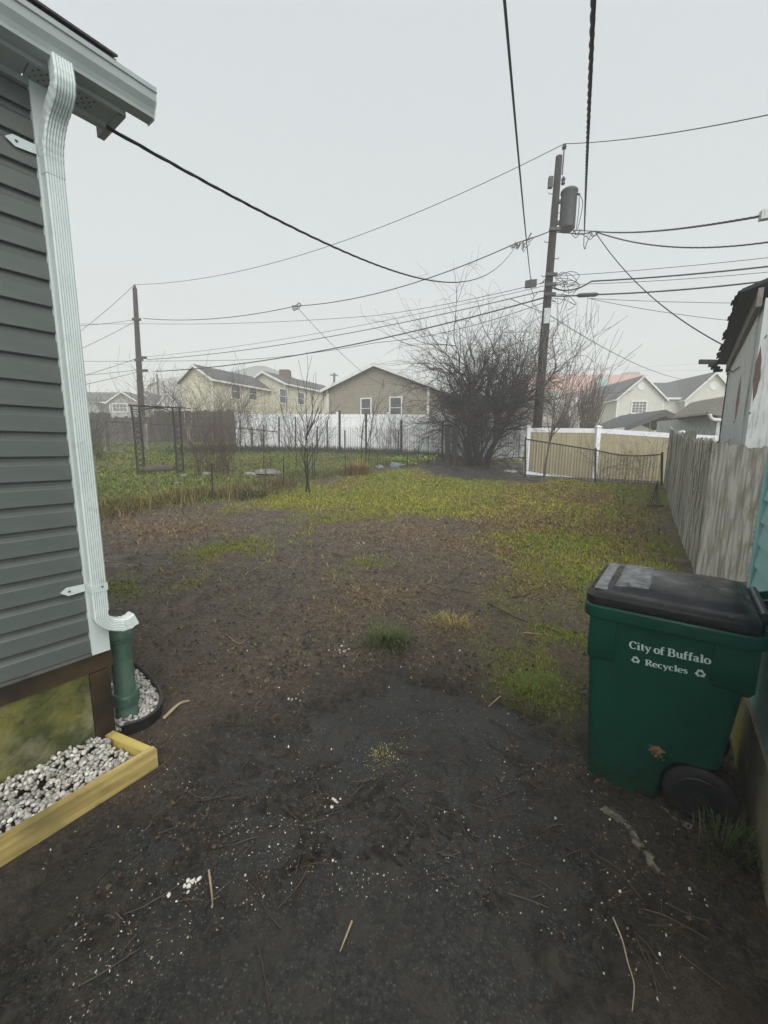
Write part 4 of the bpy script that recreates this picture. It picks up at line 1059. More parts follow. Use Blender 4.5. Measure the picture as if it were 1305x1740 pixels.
# ------------------------------------------------------------------ white garage behind the fence
GC = at_y(1240, 620, 9.0); EZg = GC.z; GC.z = 0
GU = unit(ray(1172, 762).xy.to_3d()); GU = unit((GU.x, GU.y, 0)); GNv = Vector((-GU.y, GU.x, 0))
gar = thing('white_garage', 'white painted plywood garage with ragged black roof behind the fence', 'garage', GC)
def G(u, n, z): return GC + GU * u + GNv * n + Z * z
obj('wall_core', MB().frame_box(G(-5.0, -3.0, 0), GU * 5.0, GNv * 2.98, Z * (EZg - .06)), 'white_weathered', gar)
for i in range(5):
    obj('wall_panel', MB().frame_box(G(-.008 - (i + 1) * .92, -.018, .1), GU * .914, GNv * .018, Z * (EZg - .2)), 'white_weathered', gar)
obj('rafter_board', MB().frame_box(G(-5.0, .004, EZg - .14), GU * 5.06, GNv * .05, Z * .20), 'rafter', gar)
obj('corner_trim', MB().frame_box(G(.0, -.03, .1), GU * .03, GNv * .05, Z * (EZg - .25)), 'metal_dark', gar)
gr = obj('roof', MB().prism([G(.10, .20, EZg + .04), G(.10, .20, EZg + .08), G(.10, -3.1, EZg + 1.2), G(.10, -3.1, EZg + 1.16)], -GU * 5.1), 'shingle_dark', gar)
for i in range(26):
    w_ = .19
    obj('shingle', MB().frame_box(G(.13 - (i + 1) * (w_ + .004), .235 + random.uniform(-.03, .03), EZg + .066 + random.uniform(0, .012)), GU * w_, -GNv * .3 + Z * .10, Z * random.uniform(.012, .02)), 'shingle_dark', gr)
for i in range(3):
    obj('shingle', MB().frame_box(G(.05 - i * .1, .10 + .05 * i, EZg - .10 + i * .045), GU * .16, GNv * .16, Z * .04), 'shingle_dark', gr)
bk = MB().frame_box(G(.10, .02, EZg + .03), Vector((-.62, -.03, -.0)), Vector((0, .05, 0)), Z * .09)
obj('bracket_arm', bk, 'metal_dark', gar)
def diamond(u0, z0, hw, hh, name):
    pts = []
    for i in range(28):
        t = 2 * math.pi * i / 28; c_ = math.cos(t); s2 = math.sin(t)
        sv_ = 1 - 2 * (i if i <= 14 else 28 - i) / 14; hw_ = hw * max(0, 1 - sv_ * sv_) ** 1.25 * (1 + .12 * math.sin(7 * t + hh)); sg_ = 1 if i <= 14 else -1
        pts.append(G(u0 + sg_ * hw_, .0022, z0 + hh * sv_ * 1.05 + sg_ * hw_ * .2))
    mb = MB().add(pts, [tuple(range(28))]); mb.f = [f[::-1] for f in mb.f]
    return obj('paint_streak', mb, 'brown_streak', gar)
def gp_on(px, py):
    p = at_plane(px, py, GC, GNv); r = p - GC; return r.dot(GU), p.z
a_ = gp_on(1257, 642); b_ = gp_on(1251, 716); diamond((a_[0] + b_[0]) / 2, (a_[1] + b_[1]) / 2, .26, (a_[1] - b_[1]) / 2, 's')
a_ = gp_on(1289, 595); b_ = gp_on(1284, 680); diamond((a_[0] + b_[0]) / 2, (a_[1] + b_[1]) / 2, .34, (a_[1] - b_[1]) / 2, 's')
for px_, py_ in ((1247, 718), (1275, 703), (1302, 573), (1232, 726)):
    u_, z_ = gp_on(px_, py_); obj('nail_strip', MB().frame_box(G(u_ - .05, .0, z_), GU * .13, GNv * .006, Z * .014), 'metal_dark', gar)
obj('cable', MB().tube([G(-.02, .03, EZg - .2), G(-.5, .02, EZg - .12), G(-1.0, .02, EZg - .02), G(-1.8, .02, EZg - .0)], .009, 5), 'wire', gar)
obj('cable', MB().tube([G(-.1, .02, EZg - .26), G(-.8, .02, EZg - .22), G(-1.5, .02, EZg - .36), G(-3, .02, EZg - .5)], .008, 5), 'wire', gar)
# bracket end that carries a service drop, at the very edge of the frame
bp_ = at_y(1292, 365, 7.5)
tag(obj('service_bracket', MB().frame_box(bp_ + Vector((0, -.03, -.075)), Vector((1.2, -.25, .1)), Vector((.03, .10, 0)), Z * .14), 'white_weathered'), 'weathered white wooden bracket holding a service cable at right edge', 'bracket')
# ------------------------------------------------------------------ background houses
def lap(p0, d, out, z0, z1, xr, pitch=.2, proud=.04):
    """clapboard face: strips leaning out at their lower edge; xr(z) gives the extent along d"""
    mb = MB(); d = unit(d); out = unit(out); n = max(1, round((z1 - z0) / pitch)); h = (z1 - z0) / n; p0 = Vector(p0)
    for i in range(n):
        za, zb = z0 + i * h, z0 + (i + 1) * h
        a0, a1 = xr(za); b0, b1 = xr(zb)
        if a1 - a0 < .02: continue
        q = lambda x, n_, z: p0 + d * x + out * n_ + Z * z
        vs = [q(a0, 0, za), q(a1, 0, za), q(a1, proud, za), q(a0, proud, za), q(b1, .004, zb), q(b0, .004, zb)]
        mb.add(vs, [(0, 1, 2, 3)[::-1], (3, 2, 4, 5)])
    return mb
def window(parent, p, d, out, w, h, panes=(1, 2), trim='white_trim', glass='glass_dark', fw=.09):
    """p = lower left corner on the wall"""
    d = unit(d); out = unit(out); p = Vector(p)
    mb = MB()
    mb.frame_box(p - d * fw - Z * fw + out * .03, d * (w + 2 * fw), out * .06, Z * fw); mb.frame_box(p - d * fw + Z * h + out * .03, d * (w + 2 * fw), out * .06, Z * fw)
    mb.frame_box(p - d * fw + out * .03, d * fw, out * .06, Z * h); mb.frame_box(p + d * w + out * .03, d * fw, out * .06, Z * h)
    wo = obj('window', mb, trim, parent)
    nx_, ny_ = panes; m_ = .045; pw = (w - m_ * (nx_ - 1)) / nx_; ph = (h - m_ * (ny_ - 1)) / ny_
    for i in range(nx_):
        for j in range(ny_):
            obj('pane', MB().frame_box(p + d * i * (pw + m_) + Z * j * (ph + m_) + out * .028, d * pw, out * .02, Z * ph), glass, wo)
    mb = MB()
    for i in range(1, nx_): mb.frame_box(p + d * (i * (pw + m_) - m_) + out * .03, d * m_, out * .035, Z * h)
    for j in range(1, ny_): mb.frame_box(p + Z * (j * (ph + m_) - m_) + out * .031, d * w, out * .03, Z * m_)
    if mb.v: obj('muntin', mb, trim, wo)
    return wo
def gable_house(root, C, d, out, width, depth, zb, ze, zp, wallm, roofm, ov=.35, pitch=.2, trim='white_trim'):
    """gable end spans d*width from C facing out; ridge runs along -out for depth"""
    d = unit(d); out = unit(out); C = Vector(C); b = -out; half = width / 2
    core = [C + Z * zb, C + d * width + Z * zb, C + d * width + Z * ze, C + d * half + Z * (zp - .03), C + Z * ze]
    obj('wall_core', MB().prism([p + b * .05 for p in core], b * (depth - .1)), wallm, root)
    xr = lambda z: (0, width) if z <= ze else (half * (z - ze) / (zp - ze), width - half * (z - ze) / (zp - ze))
    obj('gable_siding', lap(C, d, out, zb, zp - .05, xr, pitch), wallm, root)
    obj('side_siding', lap(C + d * width, b, d, zb, ze, lambda z: (0, depth), pitch), wallm, root)
    obj('side_siding', lap(C + b * depth, out, -d, zb, ze, lambda z: (0, depth), pitch), wallm, root)
    slope = (zp - ze) / half; th = .14
    for s_, nm in ((1, 'l'), (-1, 'r')):
        eave = C + d * (half - s_ * (half + ov)) + Z * (ze - ov * slope); ridge = C + d * half + Z * zp
        obj('roof_slope', MB().prism([eave + out * ov, ridge + out * ov, ridge + out * ov + Z * th, eave + out * ov + Z * th], b * (depth + 2 * ov)), roofm, root)
        obj('rake_board', MB().prism([eave + out * (ov + .004) - Z * .06, ridge + out * (ov + .004) - Z * .09, ridge + out * (ov + .004) + Z * (th - .01), eave + out * (ov + .004) + Z * (th - .01)], out * .04), trim, root)
        obj('eave_gutter', MB().frame_box(eave + out * ov - d * s_ * .1 + Z * (-.06), b * (depth + 2 * ov), d * s_ * .1, Z * .14), trim, root)
    for x_ in (0, width):
        obj('corner_trim', MB().frame_box(C + d * (x_ - .08) + out * .026 + Z * zb, d * .16, out * .02, Z * (ze - zb)), trim, root)

# tan house behind the white fence
L1 = at_y(556, 668, 29.5); R1 = at_y(728, 668, 27.0); ze = at_y(556, 663, 29.5).z
d_ = unit(Vector((R1.x - L1.x, R1.y - L1.y, 0))); out_ = Vector((d_.y, -d_.x, 0)); wid = (Vector((R1.x, R1.y, 0)) - Vector((L1.x, L1.y, 0))).length
zp = at_y(648, 621, 28.2).z
C_ = V(L1.x, L1.y, 0)
tan = thing('tan_house', 'single storey tan house with gable end and two windows behind the white fence', 'house', V(L1.x, L1.y, 1.2))
gable_house(tan, C_, d_, out_, wid, 10.0, 1.0, ze, zp, 'tan_siding', 'roof_grey', .35, .16)
def on_face(px, py, p0, nrm): return at_plane(px, py, p0, nrm)
for (xa, ya, xb, yb) in ((615, 701, 630, 678), (664, 700, 682, 676)):
    p = on_face(xa, ya, C_, out_); q = on_face(xb, yb, C_, out_)
    window(tan, p - Z * .35, d_, out_, (q - p).dot(d_), q.z - p.z + .35, (1, 2))
obj('downspout', MB().bar(C_ + d_ * .12 + out_ * .09 + Z * 1.0, C_ + d_ * .12 + out_ * .09 + Z * (ze - .25), .09, .07), 'white_trim', tan)
ms = on_face(652, 660, C_, out_); mq = on_face(658, 645, C_, out_)
obj('service_mast', MB().tube([ms + out_ * .1, V(ms.x, ms.y, mq.z) + out_ * .1], .03, 6), 'galv', tan)

# yellow farmhouse, two wings
Y0 = at_y(360, 643, 34.0); ze = Y0.z
gl = at_y(313, 645, 35.4); d_ = unit(Vector((Y0.x - gl.x, Y0.y - gl.y, 0))); out_ = Vector((d_.y, -d_.x, 0))
wid = 3.5; C_ = V(Y0.x, Y0.y) - d_ * wid
zp = at_y(332, 622, 34.7).z
yel = thing('yellow_house', 'pale yellow clapboard farmhouse with two gabled wings and brick chimney', 'house', V(Y0.x, Y0.y, 1.5))
gable_house(yel, C_, d_, out_, wid, 7.2, 1.4, ze, zp, 'yellow_siding', 'roof_grey', .3, .2)
b_ = -out_
side0 = C_ + d_ * wid
def side_win(px, py0, py1, w_, dd=0.0):
    p = at_plane(px, py1, side0 + d_ * dd, d_); q = at_plane(px, py0, side0 + d_ * dd, d_)
    window(yel, p, b_, d_, w_, q.z - p.z, (1, 2))
side_win(393, 652, 676, .95); side_win(423, 659, 678, .9)
p = at_plane(331, 674, C_, out_); q = at_plane(339, 646, C_, out_)
obj('boarded_window', MB().frame_box(p + out_ * .03, d_ * .62, out_ * .03, Z * (q.z - p.z)), 'yellow_siding', yel)
# rear wing: bigger, set back along the ridge and pushed towards the right
W2 = side0 + b_ * 6.6 - d_ * 2.9
ze2 = at_y(472, 655, 40.5).z; zp2 = at_y(432, 631, 39.5).z
gable_house(yel, W2, d_, out_, 4.8, 9.5, 1.4, ze2, zp2, 'yellow_siding', 'roof_grey', .3, .2)
s2_ = W2 + d_ * 4.8
for px_, y0_, y1_ in ((475, 661, 684), (505, 667, 686)):
    p = at_plane(px_, y1_, s2_, d_); q = at_plane(px_, y0_, s2_, d_); window(yel, p, b_, d_, 1.0, q.z - p.z, (1, 2))
p = at_plane(441, 681, W2, out_); q = at_plane(441, 668, W2, out_); window(yel, p, d_, out_, .35, q.z - p.z, (1, 1))
ch = at_y(485, 655, 42.5); ct = at_y(485, 629, 42.5)
obj('chimney', MB().frame_box(V(ch.x - .5, ch.y - .4, ch.z - 2.2), (1.0, 0, 0), (0, .9, 0), Z * (ct.z - ch.z + 2.2)), 'brick_chimney', yel)
obj('chimney_flashing', MB().frame_box(V(ch.x - .62, ch.y - .5, ch.z - .3), (1.24, 0, 0), (0, .09, 0), Z * .22), 'white_trim', yel)

# cream townhouses on the right
TD = 45.0
tl = at_y(1048, 676, TD); tr = at_y(1130, 676, TD); ze = tl.z
town = thing('cream_townhouse', 'cream townhouse row with two white trimmed gables beyond the tan fence', 'house', V(tl.x, TD, .8))
def flat_front(x0, x1, ypx, py_peak, back=9):
    a = at_y(x0, 676, ypx); b = at_y(x1, 676, ypx); zp_ = at_y((x0 + x1) / 2, py_peak, ypx).z
    gable_house(town, V(a.x, ypx), V(1, 0), V(0, -1), b.x - a.x, back, .6, ze, zp_, 'cream_siding', 'roof_grey', .3, .22)
flat_front(1050, 1128, TD, 640); flat_front(1166, 1252, TD, 634)
a = at_y(1128, 676, TD); b = at_y(1166, 676, TD)
obj('link_wall', lap(V(a.x, TD + 1.0), V(1, 0), V(0, -1), .6, ze, lambda z: (0, b.x - a.x), .22), 'cream_siding', town)
zr = at_y(1150, 648, TD + 4).z
obj('link_roof', MB().prism([V(a.x - 2.2, TD + .7, ze), V(a.x - 2.2, TD + .7, ze + .15), V(a.x - 2.2, TD + 5, zr), V(a.x - 2.2, TD + 5, zr - .15)], V(b.x - a.x + 4.6, 0, 0)), 'roof_grey', town)
obj('link_gutter', MB().frame_box(V(a.x, TD + .55, ze - .05), V(b.x - a.x, 0, 0), V(0, .12, 0), Z * .2), 'white_trim', town)
for xa, xb in ((1073, 1098), (1189, 1221)):
    p = at_y(xa, 701, TD); q = at_y(xb, 683, TD); window(town, V(p.x, TD, p.z), V(1, 0), V(0, -1), q.x - p.x, q.z - p.z, (4, 4), fw=.14)
for xa, xb in ((1080, 1135), (1162, 1235)):
    p = at_y(xa, 712, TD - 1.5); q = at_y(xb, 703, TD - 1.5)
    obj('porch_roof', MB().prism([V(p.x, TD - 2.2, p.z), V(p.x, TD - 2.2, p.z + .12), V(p.x, TD - .02, q.z + .1), V(p.x, TD - .02, q.z - .1)], V(q.x - p.x, 0, 0)), 'roof_grey', town)
for cx_ in (1089, 1212):
    p = at_y(cx_, 656, TD); obj('gable_vent', MB().lathe(V(p.x, TD - .02, p.z), [(.42, 0), (.42, .05), (.3, .06), (.3, .02)], 14, V(0, -1, 0)), 'white_trim', town)

# long red roofed building far behind
RD = 112.0
a = at_y(905, 665, RD); b = at_y(1112, 665, RD); zt = at_y(1000, 636, RD + 6).z
red = thing('red_roof_building', 'long building with faded red roof and aqua panel far in the fog', 'building', V(a.x, RD, 1))
obj('wall', MB().frame_box(V(a.x, RD, 0), V(b.x - a.x, 0, 0), V(0, 14, 0), Z * (a.z - .2)), 'brick_far', red)
obj('roof', MB().prism([V(a.x - .5, RD - .6, a.z - .2), V(a.x - .5, RD + 6, zt), V(a.x - .5, RD + 14, zt + .2), V(a.x - .5, RD + 14, a.z - .2)], V(b.x - a.x + 1, 0, 0)), 'roof_red', red)
obj('roof_box', MB().frame_box(V(b.x - 3.5, RD + 7, zt - 1), V(3.4, 0, 0), V(0, 4, 0), Z * 1.9), 'brick_far', red)
p = at_y(1014, 720, RD - 1.2); q = at_y(1034, 641, RD - 1.2)
obj('aqua_tower', MB().frame_box(V(p.x, RD - 1.2, 0), V(q.x - p.x, 0, 0), V(0, 2.5, 0), Z * q.z), 'aqua_panel', red)
for px_ in (1035, 920, 940, 960, 980):
    for y0_, y1_ in ((668, 681), (697, 710)):
        p = at_y(px_, y1_, RD); q = at_y(px_ + 8, y0_, RD); window(red, V(p.x, RD, p.z), V(1, 0), V(0, -1), q.x - p.x, q.z - p.z, (2, 1), fw=.15)

# dim houses on the left
def far_gable(name, label, x0, x1, py_e, py_p, D, dirx, wallm, depth=9, wins=()):
    a = at_y(x0, py_e, D); b = at_y(x1, py_e, D); zp_ = at_y((x0 + x1) / 2, py_p, D).z
    h = thing(name, label, 'house', V(a.x, D, 1.5)); dd = unit(V(1, dirx))
    gable_house(h, V(a.x, D), dd, Vector((dd.y, -dd.x, 0)), (b.x - a.x), depth, 1.0, a.z, zp_, wallm, 'roof_grey', .4, .25)
    for xa, ya, xb, yb in wins:
        nrm = Vector((dd.y, -dd.x, 0)); p = at_plane(xa, ya, V(a.x, D), nrm); q = at_plane(xb, yb, V(a.x, D), nrm)
        window(h, p, dd, nrm, (q - p).dot(dd), q.z - p.z, (4, 2), fw=.12)
    return h
h1 = far_gable('grey_bungalow', 'dim grey bungalow with white trimmed gable left of the tall leaning pole', 186, 236, 683, 667, 58, .0, 'grey_siding', 9, [(193, 699, 215, 687)])
p = at_y(120, 683, 59.5); q = at_y(190, 669, 65)
obj('roof_slope', MB().prism([V(p.x - 6, 59, p.z), V(p.x - 6, 59, p.z + .2), V(p.x - 6, 65, q.z + .2), V(p.x - 6, 65, q.z)], V(q.x - p.x + 9, 0, 0)), 'roof_grey', h1)
obj('wall_wing', MB().frame_box(V(p.x - 5.5, 59.5, 1), V(q.x - p.x + 7, 0, 0), V(0, 6, 0), Z * (p.z - 1.0)), 'grey_siding', h1)
far_gable('cottage', 'dim cottage gable partly hidden behind the tall leaning pole', 222, 262, 690, 664, 68, .15, 'grey_siding', 8)
far_gable('cottage', 'dim cottage with pale gable and dark roof beside the yellow house', 266, 302, 692, 668, 60, .3, 'cream_siding', 9)
D = 150; a = at_y(250, 655, D); b = at_y(322, 655, D)
h = thing('brick_hall', 'tall hip roofed brick building fading into fog behind the yellow house', 'building', V(a.x, D, 1.5))
obj('wall', MB().frame_box(V(a.x, D, 0), V(b.x - a.x, 0, 0), V(0, 12, 0), Z * a.z), 'brick_far', h)
zp_ = at_y(290, 636, D).z; mx = (a.x + b.x) / 2
obj('roof', MB().add([V(a.x - .5, D - .5, a.z), V(b.x + .5, D - .5, a.z), V(b.x + .5, D + 12.5, a.z), V(a.x - .5, D + 12.5, a.z), V(mx - 1.5, D + 6, zp_), V(mx + 2.5, D + 6, zp_)], [(0, 1, 5, 4), (1, 2, 5), (2, 3, 4, 5), (3, 0, 4), (3, 2, 1, 0)]), 'roof_grey', h)
for px_ in (258, 270, 285, 298, 310):
    p = at_y(px_, 669, D); q = at_y(px_ + 6, 659, D); window(h, V(p.x, D, p.z), V(1, 0), V(0, -1), q.x - p.x, q.z - p.z, (1, 2), fw=.12)
D = 190; a = at_y(372, 636, D); b = at_y(492, 641, D); zp_ = at_y(436, 617, D).z
h = thing('distant_block', 'large roof barely visible in fog above the yellow house', 'building', V(a.x, D, 1.5))
obj('wall', MB().frame_box(V(a.x, D, 0), V(b.x - a.x, 0, 0), V(0, 14, 0), Z * (a.z - .3)), 'grey_siding', h)
mx = at_y(436, 617, D).x
obj('roof', MB().add([V(a.x - .8, D - .6, a.z - .4), V(b.x + .8, D - .6, a.z - .4), V(b.x + .8, D + 14, a.z - .4), V(a.x - .8, D + 14, a.z - .4), V(mx - 2, D + 6, zp_), V(mx + 2, D + 6, zp_)], [(0, 1, 5, 4), (1, 2, 5), (2, 3, 4, 5), (3, 0, 4), (3, 2, 1, 0)]), 'roof_grey', h)

# eave of the neighbouring house behind the garage
e0 = at_y(1203, 703, 13.5); e1 = at_y(1243, 690, 13.0)
nb = thing('neighbour_eave', 'white eave with bent downspout of the house behind the garage', 'house', V(e0.x, e0.y, 0))
ev = at_y(1240, 674, 13.4)
obj('soffit', MB().prism([at_y(1204, 704, 13.4), at_y(1207, 700, 13.4), at_y(1241, 673, 13.4), at_y(1262, 668, 13.4), at_y(1262, 702, 13.4), at_y(1222, 706, 13.4)], V(.2, 2.0, 0)), 'rafter', nb)
obj('fascia', MB().prism([at_y(1202, 705, 13.38), at_y(1204, 698, 13.38), at_y(1242, 672, 13.38), at_y(1242, 678, 13.38)], V(0, .05, 0)), 'rafter', nb)
wq = at_y(1224, 706, 13.6)
obj('wall', MB().frame_box(V(wq.x, 13.7, .2), V(2.5, 0, 0), V(0, 3, 0), Z * (wq.z - .2)), 'white_weathered', nb)
obj('downspout', MB().tube([at_y(1206, 704, 13.3), at_y(1207, 709, 13.3), at_y(1211, 713, 13.3), at_y(1225, 714, 13.4), at_y(1227, 718, 13.4), at_y(1226, 750, 13.4)], .055, 8), 'white_trim', nb, True)

# orange shed behind the bush
p = at_y(772, 700, 23.5); q = at_y(886, 683, 23.5)
sh = thing('orange_shed', 'orange brown wooden shed behind the big leafless shrub', 'shed', V(p.x, 23.5, 1))
obj('wall', MB().frame_box(V(p.x, 23.5, .8), V(q.x - p.x, 0, 0), V(0, 2.2, 0), Z * (at_y(800, 687, 23.5).z - .8)), 'orange_wood', sh)
zz = at_y(800, 687, 23.5).z
obj('roof', MB().prism([V(p.x - .3, 23.2, zz - .02), V(p.x - .3, 23.2, zz + .1), V(p.x - .3, 24.6, zz + .62), V(p.x - .3, 26.0, zz + .1), V(p.x - .3, 26.0, zz - .02)], V(q.x - p.x + .6, 0, 0)), 'roof_grey', sh)

# pop-up canopy
CDp = 22.0
cl, cr, cp_ = at_y(1062, 726, CDp), at_y(1196, 726, CDp), at_y(1131, 697, CDp)
can = thing('canopy', 'dark grey peaked canopy tent behind the tan fence', 'canopy', V(cl.x, CDp, .6))
wx_ = cr.x - cl.x; pk = V(cp_.x, CDp + wx_ / 2, cp_.z + .02)
cs_ = [V(cl.x, CDp, cl.z), V(cr.x, CDp, cr.z), V(cr.x, CDp + wx_, cr.z), V(cl.x, CDp + wx_, cl.z)]
pk2 = V(cp_.x, CDp + .9, cp_.z)
mb = MB()
obj('roof_front', MB().prism([cs_[0], V(cl.x, CDp, cl.z - .22), V(cp_.x, CDp, cp_.z - .30), V(cr.x, CDp, cr.z - .22), cs_[1], V(cp_.x, CDp, cp_.z)], V(0, .03, 0)), 'canopy_fabric', can)
for s_ in (0, 1):
    e_ = cs_[s_]; obj('roof_panel', MB().prism([e_, V(cp_.x, CDp, cp_.z), V(cp_.x, CDp, cp_.z + .03), e_ + Z * .03], V(0, wx_, 0)), 'canopy_fabric', can)
for e_ in cs_: obj('leg', MB().bar(V(e_.x + (.08 if e_.x < cp_.x else -.08), e_.y + (.06 if e_.y < CDp + 1 else -.06), .5), V(e_.x + (.08 if e_.x < cp_.x else -.08), e_.y + (.06 if e_.y < CDp + 1 else -.06), e_.z), .06), 'white_trim', can)
for px_ in (1115, 1133):
    a = at_y(px_, 735, CDp + 1); b = at_y(px_, 716, CDp + 1); obj('chair_post', MB().bar(V(a.x, CDp + 1.5, .6), V(b.x, CDp + 1.5, b.z), .06), 'white_trim', can)

# ------------------------------------------------------------------ vinyl fences
wf = thing('white_fence', 'tall white vinyl panel fence behind the saplings', 'fence', at_y(410, 763, 19.8))
def vinyl(root, pts, panelm, postm, board=.0, top_in=0.0, cap=True, ztop=None):
    for (xa, ta, ba, Da), (xb, tb, bb, Db) in zip(pts, pts[1:]):
        A0, A1 = at_y(xa, ba, Da), at_y(xa, ta, Da); B0, B1 = at_y(xb, bb, Db), at_y(xb, tb, Db)
        A = V(A0.x, A0.y); Bv = V(B0.x, B0.y); d = unit(Bv - A); L = (Bv - A).length; nn = Vector((d.y, -d.x, 0))
        zb0, zb1, zt0, zt1 = A0.z, B0.z, A1.z, B1.z
        f = lambda z0, z1, s: z0 + (z1 - z0) * s / L
        n = max(1, round(L / (board or .3)))
        for i in range(n):
            s0, s1 = L * i / n + .006, L * (i + 1) / n - .006
            if board:
                obj('panel_board', MB().prism([A + d * s0 + Z * (f(zb0, zb1, s0) + .02), A + d * s1 + Z * (f(zb0, zb1, s1) + .02), A + d * s1 + Z * (f(zt0, zt1, s1) - .14), A + d * s0 + Z * (f(zt0, zt1, s0) - .14)], -nn * .03), panelm, root)
        if not board: obj('panel', MB().prism([A + Z * zb0, Bv + Z * zb1, Bv + Z * (zt1 - .05), A + Z * (zt0 - .05)], -nn * .03), panelm, root)
        obj('top_rail', MB().prism([A + nn * .012 + Z * (zt0 - .15), Bv + nn * .012 + Z * (zt1 - .15), Bv + nn * .012 + Z * zt1, A + nn * .012 + Z * zt0], -nn * .06), postm, root)
        obj('bottom_rail', MB().prism([A + nn * .012 + Z * (zb0 - .02), Bv + nn * .012 + Z * (zb1 - .02), Bv + nn * .012 + Z * (zb1 + .13), A + nn * .012 + Z * (zb0 + .13)], -nn * .06), postm, root)
    for (xa, ta, ba, Da) in pts:
        A0, A1 = at_y(xa, ba, Da), at_y(xa, ta, Da)
        po = obj('post', MB().frame_box(V(A0.x - .065, A0.y - .085, A0.z - .05), (.13, 0, 0), (0, .13, 0), Z * (A1.z - A0.z + .08)), postm, root)
        cc = V(A0.x, A0.y - .02, A1.z + .03)
        obj('post_cap', MB().add([cc + Vector((sx * .085, sy * .085, h)) for h in (0, .035) for sx, sy in ((-1, -1), (1, -1), (1, 1), (-1, 1))] + [cc + Z * .075], [(3, 2, 1, 0), (0, 1, 5, 4), (1, 2, 6, 5), (2, 3, 7, 6), (3, 0, 4, 7), (4, 5, 8), (5, 6, 8), (6, 7, 8), (7, 4, 8)]), postm, po)
vinyl(wf, [(405, 703, 762, 20.2), (490, 703.5, 764, 20.0), (575, 704, 766, 19.8), (660, 704, 769, 19.6), (745, 704, 772, 19.4), (830, 706, 776, 19.0), (884, 707, 780, 18.7)], 'white_vinyl', 'white_vinyl', .3)
tf = thing('tan_fence', 'tan vinyl fence with white rails and posts behind the right chain link', 'fence', at_y(1008, 822, 13.9))
vinyl(tf, [(893, 727, 806, 14.8), (1008, 728, 822, 13.9), (1147, 737, 836, 13.0), (1215, 741, 842, 12.6)], 'tan_vinyl', 'white_vinyl', .16)

# dark board fence at the back left
df = thing('dark_fence', 'dark weathered board fence at the back left beyond the posts', 'fence', at_y(200, 753, 22.6))
a, b = at_y(120, 752, 22.6), at_y(412, 753, 22.6); at_, bt_ = at_y(120, 701, 22.6), at_y(412, 697, 22.6)
n = 52
for i in range(n):
    t0, t1 = i / n, (i + 1) / n - .0015
    if i < 1: pass
    zt = at_.z + (bt_.z - at_.z) * t0 + random.uniform(-.05, .05) - (.25 if .24 < t0 < .5 else 0)
    obj('fence_board', MB().frame_box(V(a.x + (b.x - a.x) * t0, 22.6 + random.uniform(-.02, .02), 1.45), V((b.x - a.x) * (t1 - t0), 0, 0), V(0, .025, 0), Z * (zt - 1.45)), 'dark_wood', df)
for zz in (1.9, 2.9): obj('rail', MB().frame_box(V(a.x, 22.64, zz), V(b.x - a.x, 0, 0), V(0, .05, 0), Z * .1), 'dark_wood', df)

# weathered posts with a top rail
pr = thing('post_and_rail', 'three weathered grey posts with a thin top rail behind the arbor', 'fence', at_y(252, 764, 17.3))
tops = []
for px_, pyb, pyt, w_, D in ((181, 768, 716, .18, 17.0), (252, 764, 721, .14, 17.3), (324, 764, 723, .16, 17.5)):
    b = at_y(px_, pyb, D); t = at_y(px_, pyt, D); tops.append(t)
    obj('post', MB().loft([[V(b.x + sx * w_ / 2, b.y + sy * w_ / 2, b.z - .2) for sx, sy in ((-1, -1), (1, -1), (1, 1), (-1, 1))], [V(b.x + sx * w_ / 2 * .9, b.y + sy * w_ / 2 * .9, t.z - .05) for sx, sy in ((-1, -1), (1, -1), (1, 1), (-1, 1))], [V(b.x + sx * w_ / 2 * .6, b.y + sy * w_ / 2 * .6, t.z + .03) for sx, sy in ((-1, -1), (1, -1), (1, 1), (-1, 1))]]), 'post_wood', pr)
rl = [at_y(150, 715, 17.2), at_y(252, 720, 17.4), at_y(340, 725, 17.6), at_y(412, 728, 17.9), at_y(472, 734, 18.2)]
obj('rail', MB().tube(rl, .022, 6), 'metal_dark', pr)
# pickets peeking over the right fence
pk = thing('picket_fence', 'row of dark pointed pickets peeking over the right board fence', 'fence', at_y(1160, 840, 11.0))
for i, px_ in enumerate((1146, 1152, 1161, 1167, 1172, 1177, 1182)):
    t = at_y(px_, 737 - (i > 1) * 5 - (i % 2) * 2, 10.6); w_ = .075
    obj('picket', MB().prism([V(t.x - w_ / 2, 10.6, .25), V(t.x + w_ / 2, 10.6, .25), V(t.x + w_ / 2, 10.6, t.z - .1), V(t.x, 10.6, t.z), V(t.x - w_ / 2, 10.6, t.z - .1)], V(0, .02, 0)), 'post_wood', pk)
a = at_y(1142, 746, 10.65); b = at_y(1186, 748, 10.65); obj('rail', MB().bar(a, b, .03, .05), 'post_wood', pk)
# ------------------------------------------------------------------ utility poles
PD = 16.0
pb_ = at_y(906, 806, PD); pt_ = at_y(950, 266, PD)
up = thing('utility_pole', 'tall dark utility pole with grey transformer beside the big shrub', 'utility pole', pb_)
lean_dx = (pt_.x - pb_.x) / (pt_.z - pb_.z)
def pole_at(py):
    """point on the pole axis at photograph row py"""
    lo, hi = 0.0, 1.0
    for _ in range(30):
        m_ = (lo + hi) / 2; p = pb_.lerp(pt_, m_); v = p - EYE; row = PH / 2 - F * v.dot(_u) / v.dot(_f)
        if row > py: lo = m_
        else: hi = m_
    return pb_.lerp(pt_, (lo + hi) / 2)
def pole_r(p): return .185 - .075 * (p.z - pb_.z) / (pt_.z - pb_.z)
obj('pole_shaft', MB().tube([pb_ - Z * .3] + [pb_.lerp(pt_, t) for t in (0, .25, .5, .75, 1)], [.19, .185, .166, .148, .129, .11], 16), 'pole_wood', up, True)
pin_t = at_y(959, 246, PD)
